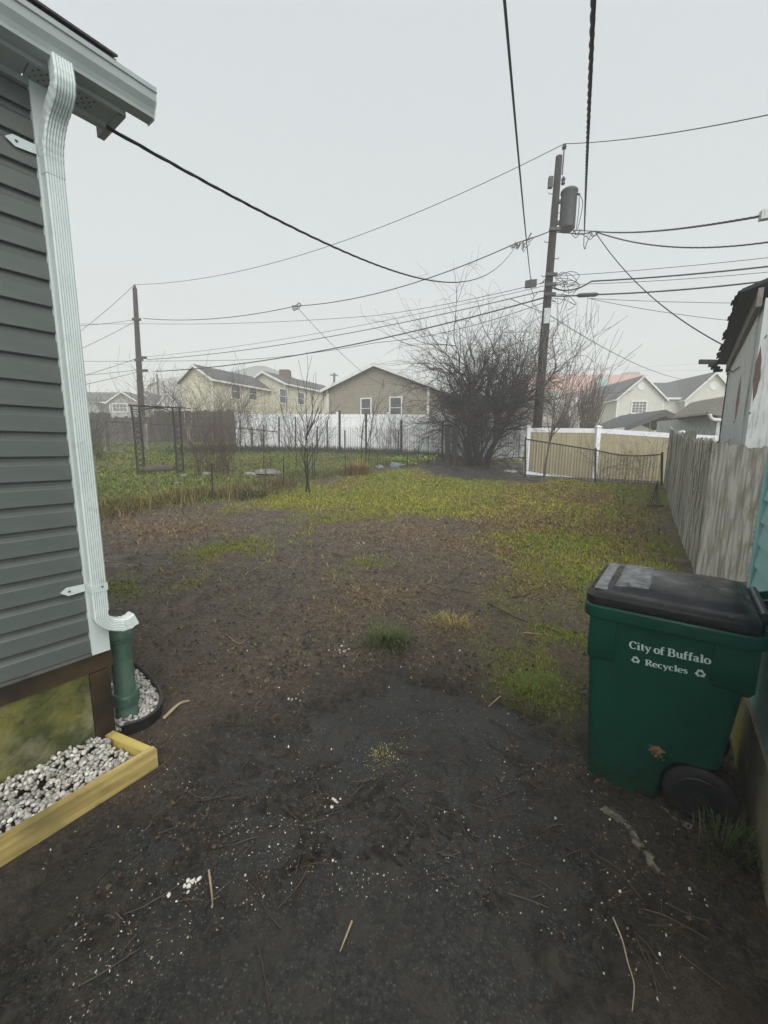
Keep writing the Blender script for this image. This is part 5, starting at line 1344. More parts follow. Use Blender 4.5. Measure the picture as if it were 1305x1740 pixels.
obj('ridge_pin', MB().tube([pole_at(300) + V(.12, -.1), pole_at(272) + V(.14, -.05), pin_t - Z * .12], .022, 6), 'metal_dark', up)
obj('insulator', MB().lathe(pin_t - Z * .14, [(.03, 0), (.075, .02), (.05, .05), (.08, .07), (.05, .11), (.06, .14), (.03, .17)], 12), 'metal_dark', up, True)
q = pole_at(306); obj('cutout', MB().lathe(q + V(.19, -.06, -.05), [(.03, -.14), (.07, -.1), (.05, -.03), (.075, .03), (.03, .12)], 10), 'metal_dark', up)
q = pole_at(310); obj('arrester', MB().frame_box(q + V(-.30, -.08, -.18), V(.14, 0, 0), V(0, .14, 0), Z * .34), 'metal_dark', up)
# transformer
t0_, t1_ = at_y(963, 392, PD - .1), at_y(965, 322, PD - .1); cc = V((t0_.x + t1_.x) / 2 + .02, PD - .12, t0_.z); H = t1_.z - t0_.z
tr_ = obj('transformer', MB().lathe(cc, [(.22, 0), (.26, .04), (.265, .08), (.265, H - .14), (.27, H - .13)], 24), 'transformer', up, True)
obj('lid', MB().lathe(cc + Z * (H - .13), [(.285, 0), (.285, .06), (.25, .10), (.12, .135), (.02, .14)], 24), 'transformer', tr_, True)
for zz in (.28, H - .35): obj('hanger', MB().bar(V(pole_at(360).x, PD, cc.z + zz), V(cc.x, PD - .1, cc.z + zz), .12, .10), 'metal_dark', tr_)
for a_ in (.1, .26): obj('bushing', MB().tube([cc + V(.24, -.12, H - .22), cc + V(.30, -.16, H - .25)], .035, 8), 'metal_dark', tr_)
obj('lead', MB().tube(smooth_path([cc + V(.29, -.15, H - .24), cc + V(.42, -.16, H - .5), cc + V(.38, -.16, .35), cc + V(.30, -.15, -.05), cc + V(.16, -.16, -.12), cc + V(.30, -.16, -.22), cc + V(.40, -.15, -.02)], 6), .012, 5), 'wire', tr_)
obj('lead', MB().tube(smooth_path([cc + V(.28, -.16, H - .3), cc + V(.30, -.17, .6), cc + V(.26, -.17, -.05)], 6), .012, 5), 'wire', tr_)
# ladder of step pegs, tag plate, attachments
for k_, py in enumerate((412, 440, 470, 512, 532, 546, 566, 590, 330, 362)):
    q = pole_at(py); s_ = 1 if k_ % 2 else -1
    obj('step_peg', MB().tube([q, q + V(s_ * (pole_r(q) + .14), -.02, 0), q + V(s_ * (pole_r(q) + .15), -.02, .05)], .012, 5), 'metal_dark', up)
q0_ = pole_at(552); q1_ = pole_at(526)
obj('tag_plate', MB().frame_box(V(q0_.x - .14, PD - pole_r(q0_) - .03, q0_.z), V(.21, -.02, 0), V(.0, .02, 0), V((q1_.x - q0_.x), 0, q1_.z - q0_.z)), 'plate_white', up)
for py in (394, 470, 487, 503):
    q = pole_at(py); obj('clamp', MB().frame_box(q + V(-.2, -.24, -.05), V(.4, 0, 0), V(0, .1, 0), Z * .1), 'metal_dark', up)
ra = pole_at(790); rb = pole_at(728)
obj('ground_wire_guard', MB().bar(V(ra.x + .20, PD - .12, pb_.z), V(rb.x + .19, PD - .12, rb.z), .04, .03), 'plate_white', up)
# second pole
P2D = 26.0
b2 = at_y(243, 745, P2D); t2 = at_y(229, 490, P2D)
lp = thing('utility_pole', 'thin reddish utility pole leaning behind the black arbor', 'utility pole', b2)
obj('pole_shaft', MB().tube([b2 - Z * .3, b2, b2.lerp(t2, .5), t2], [.19, .185, .16, .12], 14), 'pole_wood', lp, True)
obj('insulator', MB().lathe(t2, [(.05, 0), (.09, .04), (.05, .09), (.08, .14), (.03, .2)], 10), 'metal_dark', lp)
for px_, py in ((232, 543), (242, 608), (236, 612), (244, 630)):
    q = at_y(px_, py, P2D - .2); obj('clamp', MB().frame_box(q - V(.25, .05, .06), V(.5, 0, 0), V(0, .1, 0), Z * .14), 'metal_dark', lp)
# third, faint pole
b3, t3 = at_y(567, 720, 62), at_y(568, 634, 62)
fp = thing('utility_pole', 'faint distant pole with crossarm between the yellow and tan houses', 'utility pole', b3)
obj('pole_shaft', MB().tube([b3 - Z * 4, t3], [.2, .15], 10), 'pole_wood', fp); obj('crossarm', MB().bar(at_y(561, 637, 62), at_y(574, 638, 62), .15), 'pole_wood', fp)
b3, t3 = at_y(270, 700, 60), at_y(267, 638, 60)
fp = thing('utility_pole', 'faint thin pole in front of the brick building in fog', 'utility pole', b3)
obj('pole_shaft', MB().tube([b3 - Z * 4, t3], [.16, .12], 10), 'pole_wood', fp); obj('pole_cap', MB().lathe(t3, [(.13, 0), (.13, .1), (.02, .2)], 10), 'metal_dark', fp)

# ------------------------------------------------------------------ wires
def sag_path(a, b, sag, n=26):
    return [a.lerp(b, i / n) - Z * (4 * sag * (i / n) * (1 - i / n)) for i in range(n + 1)]
def twist(mb, path, r, pitch=.5, strands=3):
    for s_ in range(strands):
        P = []; acc = 0
        for i, p in enumerate(path):
            d = unit(path[min(i + 1, len(path) - 1)] - path[max(i - 1, 0)]); a_ = d.orthogonal().normalized(); b_ = d.cross(a_)
            if i: acc += (p - path[i - 1]).length
            t = acc / pitch * 6.283 + s_ * 6.283 / strands
            P.append(p + (a_ * math.cos(t) + b_ * math.sin(t)) * r * .8)
        mb.tube(P, r * .75, 4, False)
def wire(label, segs, r=.012, name='overhead_wire', twisted=False, group=None):
    mb = MB()
    for a, b, s in segs:
        if twisted:
            twist(mb, sag_path(a, b, s, max(60, int((b - a).length / .1))), r, .55)
        else: mb.tube(sag_path(a, b, s), r, 5)
    return tag(obj(name, mb, 'wire'), label, 'wire', group)
topA = pin_t + Z * .03
P2T = t2 + Z * .2
wire('highest single wire running over both pole tops and off right', [(topA, at_y(1330, 190, 9.5), .12), (topA, P2T, 1.05), (P2T, at_y(120, 575, 26), .1)], .012)
sec = pole_at(395) + V(-.12, -.1)
hs = at_plane(180, 215, W(0, .02, 0), WN)
jn = at_y(880, 412, 15.6)
wire('thick service cable sagging from the house eave to the pole', [(hs, jn, .95)], .0065, 'service_cable', True)
kn = at_y(503, 520, 21.0)
wire('bundled cable through the knot from tall pole to leaning pole', [(sec, jn, .02), (jn, kn, .42), (kn, at_y(243, 541, P2D - .2), .3)], .018, 'service_cable')
mbk = MB()
for i in range(14):
    c_ = jn.lerp(sec, random.uniform(-.25, .55)); a_ = Vector([random.uniform(-.22, .22) for _ in range(3)])
    mbk.tube(smooth_path([c_, c_ + a_ + Z * -.1, c_ + a_ * 1.2 + V(.1, 0, .06)], 4), .012, 4)
tag(obj('splice_knot', mbk, 'wire'), 'tangle of cable splices just left of the tall pole', 'wire')
mbk = MB()
for i in range(7):
    a_ = i * .9; mbk.tube(smooth_path([kn + V(-.2, 0, 0), kn + V(-.1, 0, .12 * math.sin(a_) - .1), kn + V(.12, 0, .15 * math.cos(a_)), kn + V(.25, 0, .06)], 5), .012, 4)
tag(obj('splice_knot', mbk, 'wire'), 'small cable knot where the drop to the tan house branches', 'wire')
wire('service drop slanting from the cable knot to the tan house', [(kn, at_y(616, 632, 28.2), .15), (at_y(616, 632, 28.2), at_y(655, 655, 27.9), .1)], .012, 'service_cable')
wire('thin line crossing level behind the leaning pole', [(pole_at(478), at_y(640, 536, 21.5), .1), (at_y(640, 536, 21.5), at_y(242, 550, 26), .15), (at_y(242, 550, 26), at_y(110, 550, 27), .02)], .011)
wire('thin upper telephone line between the two poles', [(pole_at(484), at_y(250, 606, 25.8), .32)], .009)
wire('middle telephone cable between the two poles', [(pole_at(492), at_y(250, 611, 25.8), .40)], .016)
wire('heavy black telephone cable between the two poles', [(pole_at(504), at_y(264, 631, 25.8), .50)], .026)
wire('lowest thin line from tall pole shrub to far left', [(pole_at(512), at_y(640, 582, 20), .25), (at_y(640, 582, 20), at_y(400, 612, 24), .12), (at_y(400, 612, 24), at_y(110, 614, 26), .02)], .012)
L2 = lambda py: b2.lerp(t2, (b2.z and (at_y(236, py, P2D).z - b2.z) / (t2.z - b2.z)))
wire('upper lines fanning left from the leaning pole', [(L2(543), at_y(100, 556, 24), .05), (L2(545), at_y(100, 610, 22), .05)], .012)
wire('lower lines fanning left from the leaning pole', [(L2(608), at_y(100, 650, 22), .05), (L2(631), at_y(100, 662, 21), .05), (L2(628), at_y(100, 640, 23), .05)], .013)
# to the right
rj = at_y(1010, 393, 15.4)
wire('twisted cable from the tall pole to the bracket at right edge', [(rj, bp_ + V(.02, .05, 0), .12)], .014, 'service_cable', True)
wire('twisted cable below the bracket running off right', [(rj, at_y(1340, 406, 10.5), .33)], .014, 'service_cable', True)
wire('service cable slanting down to the garage roof', [(rj + V(.05, 0, -.05), at_y(1232, 588, 9.2), .35)], .014, 'service_cable')
wire('thin upper line from tall pole over the garage', [(pole_at(470), at_y(1340, 434, 13.0), .05)], .009)
wire('upper heavy cable from tall pole over the garage', [(pole_at(486), at_y(1005, 478, 15.7), .22), (at_y(1005, 478, 15.7), at_y(1340, 449, 13.0), .05)], .026)
wire('thin line between the two heavy cables over the garage', [(pole_at(484), at_y(1340, 459, 13.0), .08)], .009)
wire('lower heavy cable from tall pole over the garage', [(pole_at(503), at_y(1000, 501, 15.7), .02), (at_y(1000, 501, 15.7), at_y(1340, 473, 13.0), .08)], .026)
wire('pair of thin lines running low behind the garage roof', [(at_y(1000, 507, 15.7), at_y(1330, 515, 15), .05), (at_y(1000, 507, 15.7), at_y(1330, 552, 15), .12)], .009)
wire('service drop from tall pole down to the townhouses', [(pole_at(532), at_y(1215, 645, 40), .9)], .014)
wire('short line from shrub top up to the tall pole', [(pole_at(532), at_y(868, 508, 15.8), .02)], .012)
tag(obj('splice_tube', MB().tube([at_y(980, 502, 15.68), at_y(984, 502, 15.66), at_y(1012, 500.5, 15.6), at_y(1017, 500, 15.6)], [.03, .07, .07, .03], 10), 'black_plastic', None, True), 'black splice tube on the lower heavy cable right of the tall pole', 'splice')
sb = at_y(902, 483, 15.5)
wire('straight black wire from above the camera down to the splice box', [(sb + Z * .1, at_y(852, -60, 3.2), .10)], .012)
sbt = thing('splice_box', 'small black splice box hanging left of the tall pole', 'splice', sb)
obj('box', MB().frame_box(sb + V(-.19, -.05, -.13), V(.38, 0, .05), V(0, .1, 0), Z * .24), 'metal_dark', sbt)
obj('hook', MB().tube([sb + Z * .1, sb + Z * .2], .02, 5), 'metal_dark', sbt)
obj('tail', MB().tube([sb - Z * .1, at_y(908, 505, 15.6)], .012, 5), 'wire', sbt)
wire('thick twisted service cable from overhead to the tall pole', [(at_y(993, 392, 15.2), at_y(1011, -60, 3.0), .14)], .015, 'service_cable', True)
mbk = MB()
mbk.tube(smooth_path([at_y(993, 392, 15.2), at_y(992, 415, 15.2), at_y(994, 423, 15.2), at_y(998, 410, 15.2), at_y(1006, 396, 15.3)], 6), .014, 5)
mbk.tube([pole_at(393), at_y(970, 391, 15.7), at_y(1010, 393, 15.4)], .014, 5)
mbk.tube([pole_at(394), at_y(965, 396, 15.7), at_y(990, 398, 15.5), at_y(1010, 393, 15.4)], .02, 5)
for i in range(6): 
    c_ = at_y(random.uniform(970, 1010), random.uniform(390, 402), 15.4); mbk.tube(smooth_path([c_, c_ + V(.15, 0, -.12), c_ + V(.3, 0, .02)], 4), .012, 4)
tag(obj('splice_knot', mbk, 'wire'), 'looped cable splices under the transformer', 'wire')
mbk = MB()
for i in range(16):
    a_ = pole_at(random.uniform(470, 512)) + V(random.uniform(.1, .2), -.15); s_ = random.choice((1, 1, -1)); L_ = random.uniform(.4, 1.1)
    mbk.tube(smooth_path([a_, a_ + V(s_ * L_ * .6, 0, random.uniform(-.25, .25)), a_ + V(s_ * L_, 0, random.uniform(-.35, .1)), a_ + V(s_ * L_ * .7, 0, random.uniform(-.5, .0))], 6), .010, 4)
tag(obj('cable_loops', mbk, 'wire'), 'slack cable loops around the tall pole at cable height', 'wire')
wire('faint power lines far behind the townhouses', [(at_y(930, 622, 90), at_y(1240, 628, 90), .5), (at_y(930, 628, 90), at_y(1240, 612, 90), .5)], .02)

# ------------------------------------------------------------------ bare trees
def grow(mb_list, p, d, L, r, lev, maxlev, spread, up_bias, kids, wig=.18, segs=4, droop=0.0, rmin=.004, tmin=.25):
    pts = [p]; rad = [r]; q = p.copy(); dd = d.copy()
    for i in range(segs):
        dd = (dd + Vector([random.gauss(0, wig) for _ in range(3)]) + Z * (up_bias - droop * lev * .3) * .3).normalized()
        q = q + dd * (L / segs)
        pts.append(q.copy()); rad.append(max(rmin * .6, r * (1 - .65 * (i + 1) / segs)))
    mb_list[min(lev, len(mb_list) - 1)].tube(pts, rad, 6 if lev == 0 else (4 if lev < 2 else 3), False)
    if lev >= maxlev: return
    n = kids[min(lev, len(kids) - 1)]
    for k_ in range(n):
        t = random.uniform(tmin if lev == 0 else .25, 1) if k_ else 1.0
        i = min(segs - 1, int(t * segs)); base = pts[i].lerp(pts[i + 1], t * segs - i) if i < segs else pts[-1]
        dirn = (pts[i + 1] - pts[i]).normalized()
        ax = dirn.orthogonal().normalized(); ax.rotate(Matrix.Rotation(random.uniform(0, 6.283), 3, dirn))
        nd = (dirn + ax * random.uniform(.4, 1.0) * spread).normalized()
        grow(mb_list, base, nd, L * random.uniform(.45, .8), max(rmin, r * random.uniform(.35, .5)), lev + 1, maxlev, spread, up_bias, kids, wig, segs, droop, rmin, tmin)
# the big multi-stemmed shrub
bb = at_y(812, 795, 16.7); bb.z = gz(bb.x, bb.y) - .05
shrub = thing('bare_tree', 'big dark leafless many stemmed shrub beside the tall utility pole', 'tree', bb)
trunk, crown = MB(), MB()
random.seed(77)
MAIN = [(-.34, .1, 2.2, .125), (-.14, -.1, 2.5, .10), (.08, .1, 2.8, .11), (.30, 0, 2.6, .13), (.42, .1, 2.1, .09), (-.52, -.1, 1.9, .08), (0, .25, 2.4, .08), (.18, -.25, 2.3, .075), (-.42, .15, 2.0, .07)]
for dx_, dy_, L_, r_ in MAIN:
    grow([trunk, crown], bb + Vector((dx_ * .9, dy_ * .8, 0)), Vector((dx_ * .8, dy_, 1)).normalized(), L_ * 1.14, r_, 0, 4, 1.05, .0, (10, 6, 4, 3), .17, 6, .02, .0044, .42)
for i in range(16):
    a_ = random.uniform(0, 6.283); tilt = random.uniform(.15, .7)
    grow([trunk, crown], bb + Vector((math.cos(a_) * .35, math.sin(a_) * .2, 0)), Vector((math.cos(a_) * tilt, math.sin(a_) * tilt * .7, 1)).normalized(), random.uniform(1.2, 1.9), random.uniform(.03, .05), 0, 4, 1.0, .0, (5, 4, 4, 3), .2, 5, .05, .0046)
for i in range(8):                                            # low arching suckers
    a_ = random.uniform(0, 6.283); d0 = Vector((math.cos(a_) * 1.2, math.sin(a_) * .6, .75)).normalized()
    grow([trunk, crown], bb + Vector((random.uniform(-.35, .35), random.uniform(-.2, .2), .1)), d0, random.uniform(.9, 1.5), .022, 1, 3, .9, -.08, (5, 4, 4), .24, 5, .3, .0042)
obj('trunk', trunk, 'bark', shrub, True); obj('crown', crown, 'twig', shrub)
# saplings
def sapling(px, pyb, D, h, label, seed, mtl='twig', stems=2, lev=2, spread=.7, r=.032, kids=(6, 3, 2), bias=.25, tilt=.12):
    random.seed(seed); b = at_y(px, pyb, D); b.z = gz(b.x, b.y) - .05
    t = thing('sapling', label, 'sapling', b); tk, cr = MB(), MB()
    for i in range(stems):
        d0 = Vector((random.uniform(-tilt, tilt), random.uniform(-.1, .1), 1)).normalized()
        grow([tk, cr], b + V(i * .12 - .06, 0), d0, h * random.uniform(.6, .75), r, 0, lev, spread, bias, kids, .09, 5, 0, .007)
    obj('trunk', tk, mtl, t, True); obj('crown', cr, mtl, t)
sapling(523, 838, 10.8, 2.25, 'bare forked sapling with upswept branches in front of white fence left half', 5, stems=2, lev=2, kids=(7, 3, 2), r=.026)
sapling(617, 786, 15.0, 2.1, 'bare slim sapling crossing in front of the tan house windows', 9, stems=3, lev=2, kids=(5, 3, 2), r=.022, tilt=.2)
sapling(928, 822, 12.2, 3.5, 'young bare tree with whorled branches just right of the tall pole', 14, 'twig_grey', stems=1, lev=3, kids=(14, 4, 3), r=.035, bias=.18, spread=.8)
# reddish columnar trees behind the tan fence
for px_, D, h, lab, sd in ((990, 24, 2.9, 'reddish upright bare tree behind the tan fence', 3), (955, 26, 2.3, 'second reddish bare tree between pole and upright tree', 4)):
    random.seed(sd); b = at_y(px_, 760, D); b.z = .7
    t = thing('columnar_tree', lab, 'tree', b); tk, cr = MB(), MB()
    for i in range(7):
        d0 = Vector((random.uniform(-.2, .2), random.uniform(-.2, .2), 1)).normalized()
        grow([tk, cr], b + V(random.uniform(-.3, .3), 0), d0, h * random.uniform(.55, .8), .045, 0, 3, .38, .5, (7, 5, 3), .08, 5, 0, .011)
    obj('trunk', tk, 'twig_red', t); obj('crown', cr, 'twig_red', t)
# bramble thicket and reddish canes right of the arbor
def thicket(px0, px1, pyb, D, h, n, label, mtl, seed, name='bramble', lev=1, rr_=.006, spread=.5):
    random.seed(seed); tk = MB()
    for i in range(n):
        b = at_y(random.uniform(px0, px1), pyb, D + random.uniform(-.6, .6)); b.z = gz(b.x, b.y) - .03
        d0 = Vector((random.gauss(0, .22), random.gauss(0, .2), 1)).normalized()
        grow([tk], b, d0, h * random.uniform(.5, 1.1), rr_, 0, lev, spread, .05, (4, 3), .14, 5, .1, rr_ * .6)
    return tag(obj(name, tk, mtl), label, 'shrub', None, 'stuff')
thicket(330, 400, 806, 12.9, 1.25, 70, 'reddish bramble canes right of the black arbor', 'twig_red', 21, rr_=.007)
thicket(345, 410, 770, 17.2, 2.0, 60, 'grey brush heap against the dark fence behind the brambles', 'twig_grey', 22, lev=2, rr_=.009, spread=.9)
thicket(240, 320, 750, 21.8, 2.2, 34, 'reddish brush on the dark fence behind the arbor', 'twig_red', 23, lev=2, rr_=.012, spread=.9)
thicket(405, 560, 768, 18.6, 1.7, 110, 'grey dead stalks along the left of the white fence', 'twig_grey', 24, lev=1, rr_=.008, spread=.4)
thicket(640, 690, 772, 18.4, 1.6, 45, 'dead stalks before the white fence near the middle', 'twig_grey', 25, lev=1, rr_=.007, spread=.4)
thicket(440, 500, 836, 10.9, .75, 26, 'thin brown stalks around the forked sapling', 'twig_red', 26, lev=1, rr_=.004, spread=.4)
thicket(150, 172, 762, 15, 1.6, 26, 'tangled bare twigs just right of the downspout', 'twig', 27, lev=2, rr_=.006, spread=.9)
thicket(1010, 1115, 823, 12.25, .9, 24, 'dry vines tangled in the right chain link fence', 'twig_red', 28, lev=2, rr_=.005, spread=1.1)

# ------------------------------------------------------------------ chain link fences
def chain_mesh(A, B, za, zb, h0, h1, cell=.075, r=.0016, sagf=None):
    """diamond wire netting between ground points A and B"""
    mb = MB(); d = unit(B - A); L = (B - A).length; n = int(L / cell)
    nn = Vector((d.y, -d.x, 0))
    def top(s): return (h0 + (h1 - h0) * s / L) - (sagf(s / L) if sagf else 0)
    rows = int(max(h0, h1) / (cell / 2)) + 1
    for i in range(n):
        P = []
        for j in range(rows + 1):
            z = j * cell / 2; s = (i + (.5 if j % 2 else 0) + (.0)) * cell
            hh = top(min(s, L))
            if z > hh: break
            P.append(A + d * s + Z * (za + (zb - za) * s / L + z))
        if len(P) > 2: mb.tube(P, r, 3, False)
        P2 = []
        for j in range(rows + 1):
            z = j * cell / 2; s = (i + (.5 if j % 2 == 0 else 0) + .5) * cell
            hh = top(min(s, L))
            if z > hh or s > L: break
            P2.append(A + d * s + Z * (za + (zb - za) * s / L + z) + nn * .002)
        if len(P2) > 2: mb.tube([p + d * (-.5 * cell) for p in P2], r, 3, False)
    return mb
rc = thing('chain_link_fence', 'rusty chain link fence with bent top rail in front of the tan fence', 'fence', at_y(1012, 820, 12.4))
pts = [(893, 746, 800, 13.2), (1012, 765, 821, 12.4), (1125, 772, 825, 11.9)]
for i, ((xa, ta, ba, Da), (xb, tb, bb_, Db)) in enumerate(zip(pts, pts[1:])):
    A0, A1, B0, B1 = at_y(xa, ba, Da), at_y(xa, ta, Da), at_y(xb, bb_, Db), at_y(xb, tb, Db)
    sg = (lambda t: .10 * math.sin(t * 3.1416)) if i else None
    obj('wire_mesh', chain_mesh(V(A0.x, A0.y), V(B0.x, B0.y), A0.z, B0.z, A1.z - A0.z, B1.z - B0.z, .085, .0058, sg), 'rusty_wire', rc)
    obj('top_rail', MB().tube([A1.lerp(B1, t) - Z * (.10 * math.sin(t * 3.1416) if i else 0) for t in (0, .15, .3, .45, .6, .75, .9, 1)], .02, 8), 'rusty_wire', rc)
    obj('bottom_wire', MB().tube([A0 + Z * .02, B0 + Z * .02], .006, 4), 'rusty_wire', rc)
for (xa, ta, ba, Da) in pts:
    A0, A1 = at_y(xa, ba, Da), at_y(xa, ta, Da)
    po = obj('post', MB().tube([A0 - Z * .2, A1 + Z * .03], .03, 10), 'rusty_wire', rc, True)
    obj('post_cap', MB().lathe(A1 + Z * .03, [(.034, 0), (.03, .03), (.01, .045)], 10), 'galv', po)
wl = thing('chain_link_fence', 'thin chain link fence with dark posts in front of the white fence', 'fence', at_y(575, 768, 18.6))
for xa, xb in ((540, 640), (640, 750), (750, 890)):
    A0, B0 = at_y(xa, 768 + (xa - 540) * .04, 18.4 - (xa - 540) * .006), at_y(xb, 768 + (xb - 540) * .04, 18.4 - (xb - 540) * .006)
    obj('wire_mesh', chain_mesh(V(A0.x, A0.y), V(B0.x, B0.y), A0.z, B0.z, 1.15, 1.15, .10, .0052), 'galv', wl)
for xa, ta, ba, D, w_ in ((408, 712, 768, 18.6, .03), (474, 708, 762, 18.6, .035), (502, 708, 765, 18.5, .03), (539, 724, 772, 17.5, .03), (577, 698, 775, 18.0, .05), (556, 716, 770, 18.5, .03), (586, 731, 768, 18.3, .03), (622, 703, 772, 18.0, .045), (682, 714, 776, 17.8, .045), (677, 731, 774, 17.8, .02), (428, 725, 768, 18.5, .03), (448, 722, 768, 18.5, .03), (752, 715, 785, 17.0, .04)):
    A0, A1 = at_y(xa, ba, D), at_y(xa, ta, D); po = obj('post', MB().tube([A0 - Z * .3, A1], w_, 8), 'metal_dark', wl)
# garden fence of thin stakes and light netting
gf = thing('garden_fence', 'low garden fence of thin black stakes and light netting beside the lawn', 'fence', at_y(482, 828, 11.6))
stk = [(360, 787, 854, 9.7), (482, 775, 829, 11.5), (587, 771, 808, 13.3), (642, 770, 803, 14.2), (692, 773, 795, 14.8)]
for xa, ta, ba, D in stk:
    A0, A1 = at_y(xa, ba, D), at_y(xa, ta, D); obj('stake', MB().tube([A0 - Z * .15, A1], .016, 6), 'metal_dark', gf)
for (xa, ta, ba, Da), (xb, tb, bb_, Db) in zip(stk, stk[1:]):
    A0, A1, B0, B1 = at_y(xa, ba, Da), at_y(xa, ta, Da), at_y(xb, bb_, Db), at_y(xb, tb, Db); mb = MB()
    for k_ in range(8): mb.tube([A0.lerp(A1, k_ / 8 + .1), B0.lerp(B1, k_ / 8 + .1)], .0016, 3, False)
    L = (B0 - A0).length; n = int(L / .1)
    for k_ in range(n): mb.tube([A0.lerp(B0, k_ / n), A0.lerp(B0, k_ / n) + Z * .7 * (A1 - A0).length], .0014, 3, False)
    obj('netting', mb, 'metal_dark', gf)
for px_, ta, ba, D in ((460, 775, 795, 13.5), (446, 770, 790, 14), (502, 770, 800, 13.2), (531, 752, 800, 13), (534, 765, 812, 12.6), (710, 758, 790, 15.2), (727, 740, 782, 16)):
    A0, A1 = at_y(px_, ba, D), at_y(px_, ta, D); obj('stake', MB().tube([V(A0.x, A0.y, gz(A0.x, A0.y) - .1), A1 + V(random.uniform(-.05, .05), 0)], .014, 5), 'metal_dark', gf)

# ------------------------------------------------------------------ arbor
AD = 12.5
arb = thing('garden_arbor', 'black metal garden arbor with lattice legs on the left lawn', 'arbor', at_y(270, 806, AD))
def lattice_leg(xt0, xt1, xb0, xb1, pt, pbm, D):
    t0_, t1_, b0_, b1_ = at_y(xt0, pt, D), at_y(xt1, pt, D + .4), at_y(xb0, pbm, D), at_y(xb1, pbm - 2, D + .4)
    b0_.z = gz(b0_.x, b0_.y); b1_.z = gz(b1_.x, b1_.y)
    mb = MB(); mb.tube([b0_ - Z * .1, t0_], .028, 8); mb.tube([b1_ - Z * .1, t1_], .028, 8)
    lg = obj('leg', mb, 'metal_dark', arb)
    n = 9
    for i in range(n):
        a0, a1 = i / (n + 3), (i + 1) / (n + 3); la = MB()
        la.tube([b0_.lerp(t0_, a0), b1_.lerp(t1_, a1)], .013, 5); la.tube([b1_.lerp(t1_, a0), b0_.lerp(t0_, a1)], .013, 5)
        obj('lattice_cross', la, 'metal_dark', lg)
    c_ = b0_.lerp(t0_, .86).lerp(b1_.lerp(t1_, .86), .5); sdv = (t1_ - t0_) / 2
    for rr0 in (.95, .5):
        obj('ring', MB().tube([c_ + sdv * math.cos(t) * rr0 + Z * math.sin(t) * sdv.length * rr0 * .8 for t in [k_ * math.pi / 9 for k_ in range(19)]], .010, 5, False), 'metal_dark', lg)
    for a_ in (.76, .96): obj('cross_bar', MB().tube([b0_.lerp(t0_, a_), b1_.lerp(t1_, a_)], .012, 5), 'metal_dark', lg)
lattice_leg(223, 236, 235, 247, 691, 809, AD); lattice_leg(293, 305, 301, 312, 692, 802, AD + .1)
for D in (AD - .02, AD + .42):
    obj('top_beam', MB().bar(at_y(219, 689, D), at_y(307, 693, D), .05, .045), 'metal_dark', arb)
    obj('arch', MB().tube(smooth_path([at_y(234, 700, D), at_y(250, 694.5, D), at_y(264, 693.5, D), at_y(280, 695, D), at_y(294, 702, D)], 6), .018, 6), 'metal_dark', arb)
for px_ in (219, 241, 263, 285, 307):
    y_ = 689 + (px_ - 219) / 88 * 4 - 1.5
    obj('top_slat', MB().bar(at_y(px_, y_, AD - .12), at_y(px_, y_, AD - .12) + V(0, .62, 0), .03, .02), 'metal_dark', arb)
# log and stones by the arbor
l0, l1 = at_y(246, 800, 12.75), at_y(294, 795, 13.1); l0.z = gz(l0.x, l0.y) + .09; l1.z = gz(l1.x, l1.y) + .09
lg = thing('fallen_log', 'short weathered log lying between the arbor legs', 'log', l0)
random.seed(3)
obj('bark', MB().tube([l0.lerp(l1, t / 6) + Z * random.uniform(-.01, .01) for t in range(7)], [random.uniform(.12, .145) for _ in range(7)], 12), 'log_bark', lg, True)
obj('branch_stub', MB().tube([l0.lerp(l1, .6) + Z * .1, l0.lerp(l1, .66) + V(.03, -.05, .2)], [.035, .025], 8), 'log_bark', lg)
def rock(px, py, D, s, label, mtl='stone', sq=.6, name='rock', seed=1):
    random.seed(seed); p = at_y(px, py, D); p.z = gz(p.x, p.y) + s * sq * .35
    rs = np.random.default_rng(seed); v = ICO_V * np.array([s, s * .8, s * sq]) * (1 + rs.normal(0, .07, (len(ICO_V), 1)))
    return tag(obj(name, MB().add([p + Vector(q) for q in v], ICO_F), mtl, None, True), label, 'rock')
rock(312, 808, 12.3, .11, 'pale stone at the foot of the right arbor leg', seed=1); rock(303, 820, 11.4, .13, 'flat pale stone in front of the arbor', sq=.35, seed=2); rock(350, 800, 12.6, .13, 'rounded grey stone in front of the brambles', seed=3)
rock(455, 800, 13.0, .42, 'long pale boulder left of the forked sapling', sq=.35, seed=4); rock(425, 803, 12.8, .2, 'smaller grey boulder beside the long pale one', sq=.4, seed=5)
rock(672, 797, 14.5, .24, 'blue grey stone at the edge of the chartreuse plants', 'stone_blue', seed=6); rock(645, 800, 14.3, .18, 'small blue grey stone left of the larger blue one', 'stone_blue', seed=7)
rock(862, 798, 15.0, .12, 'white rubble stone left at the foot of the shrub', seed=8); rock(873, 801, 15.0, .14, 'white rubble stone between shrub and tall pole', seed=9); rock(890, 797, 15.2, .12, 'small rubble stone touching the tall pole base', seed=10)
rock(205, 769, 16.6, .12, 'small pale stone on the grass near the left weathered post', seed=11)
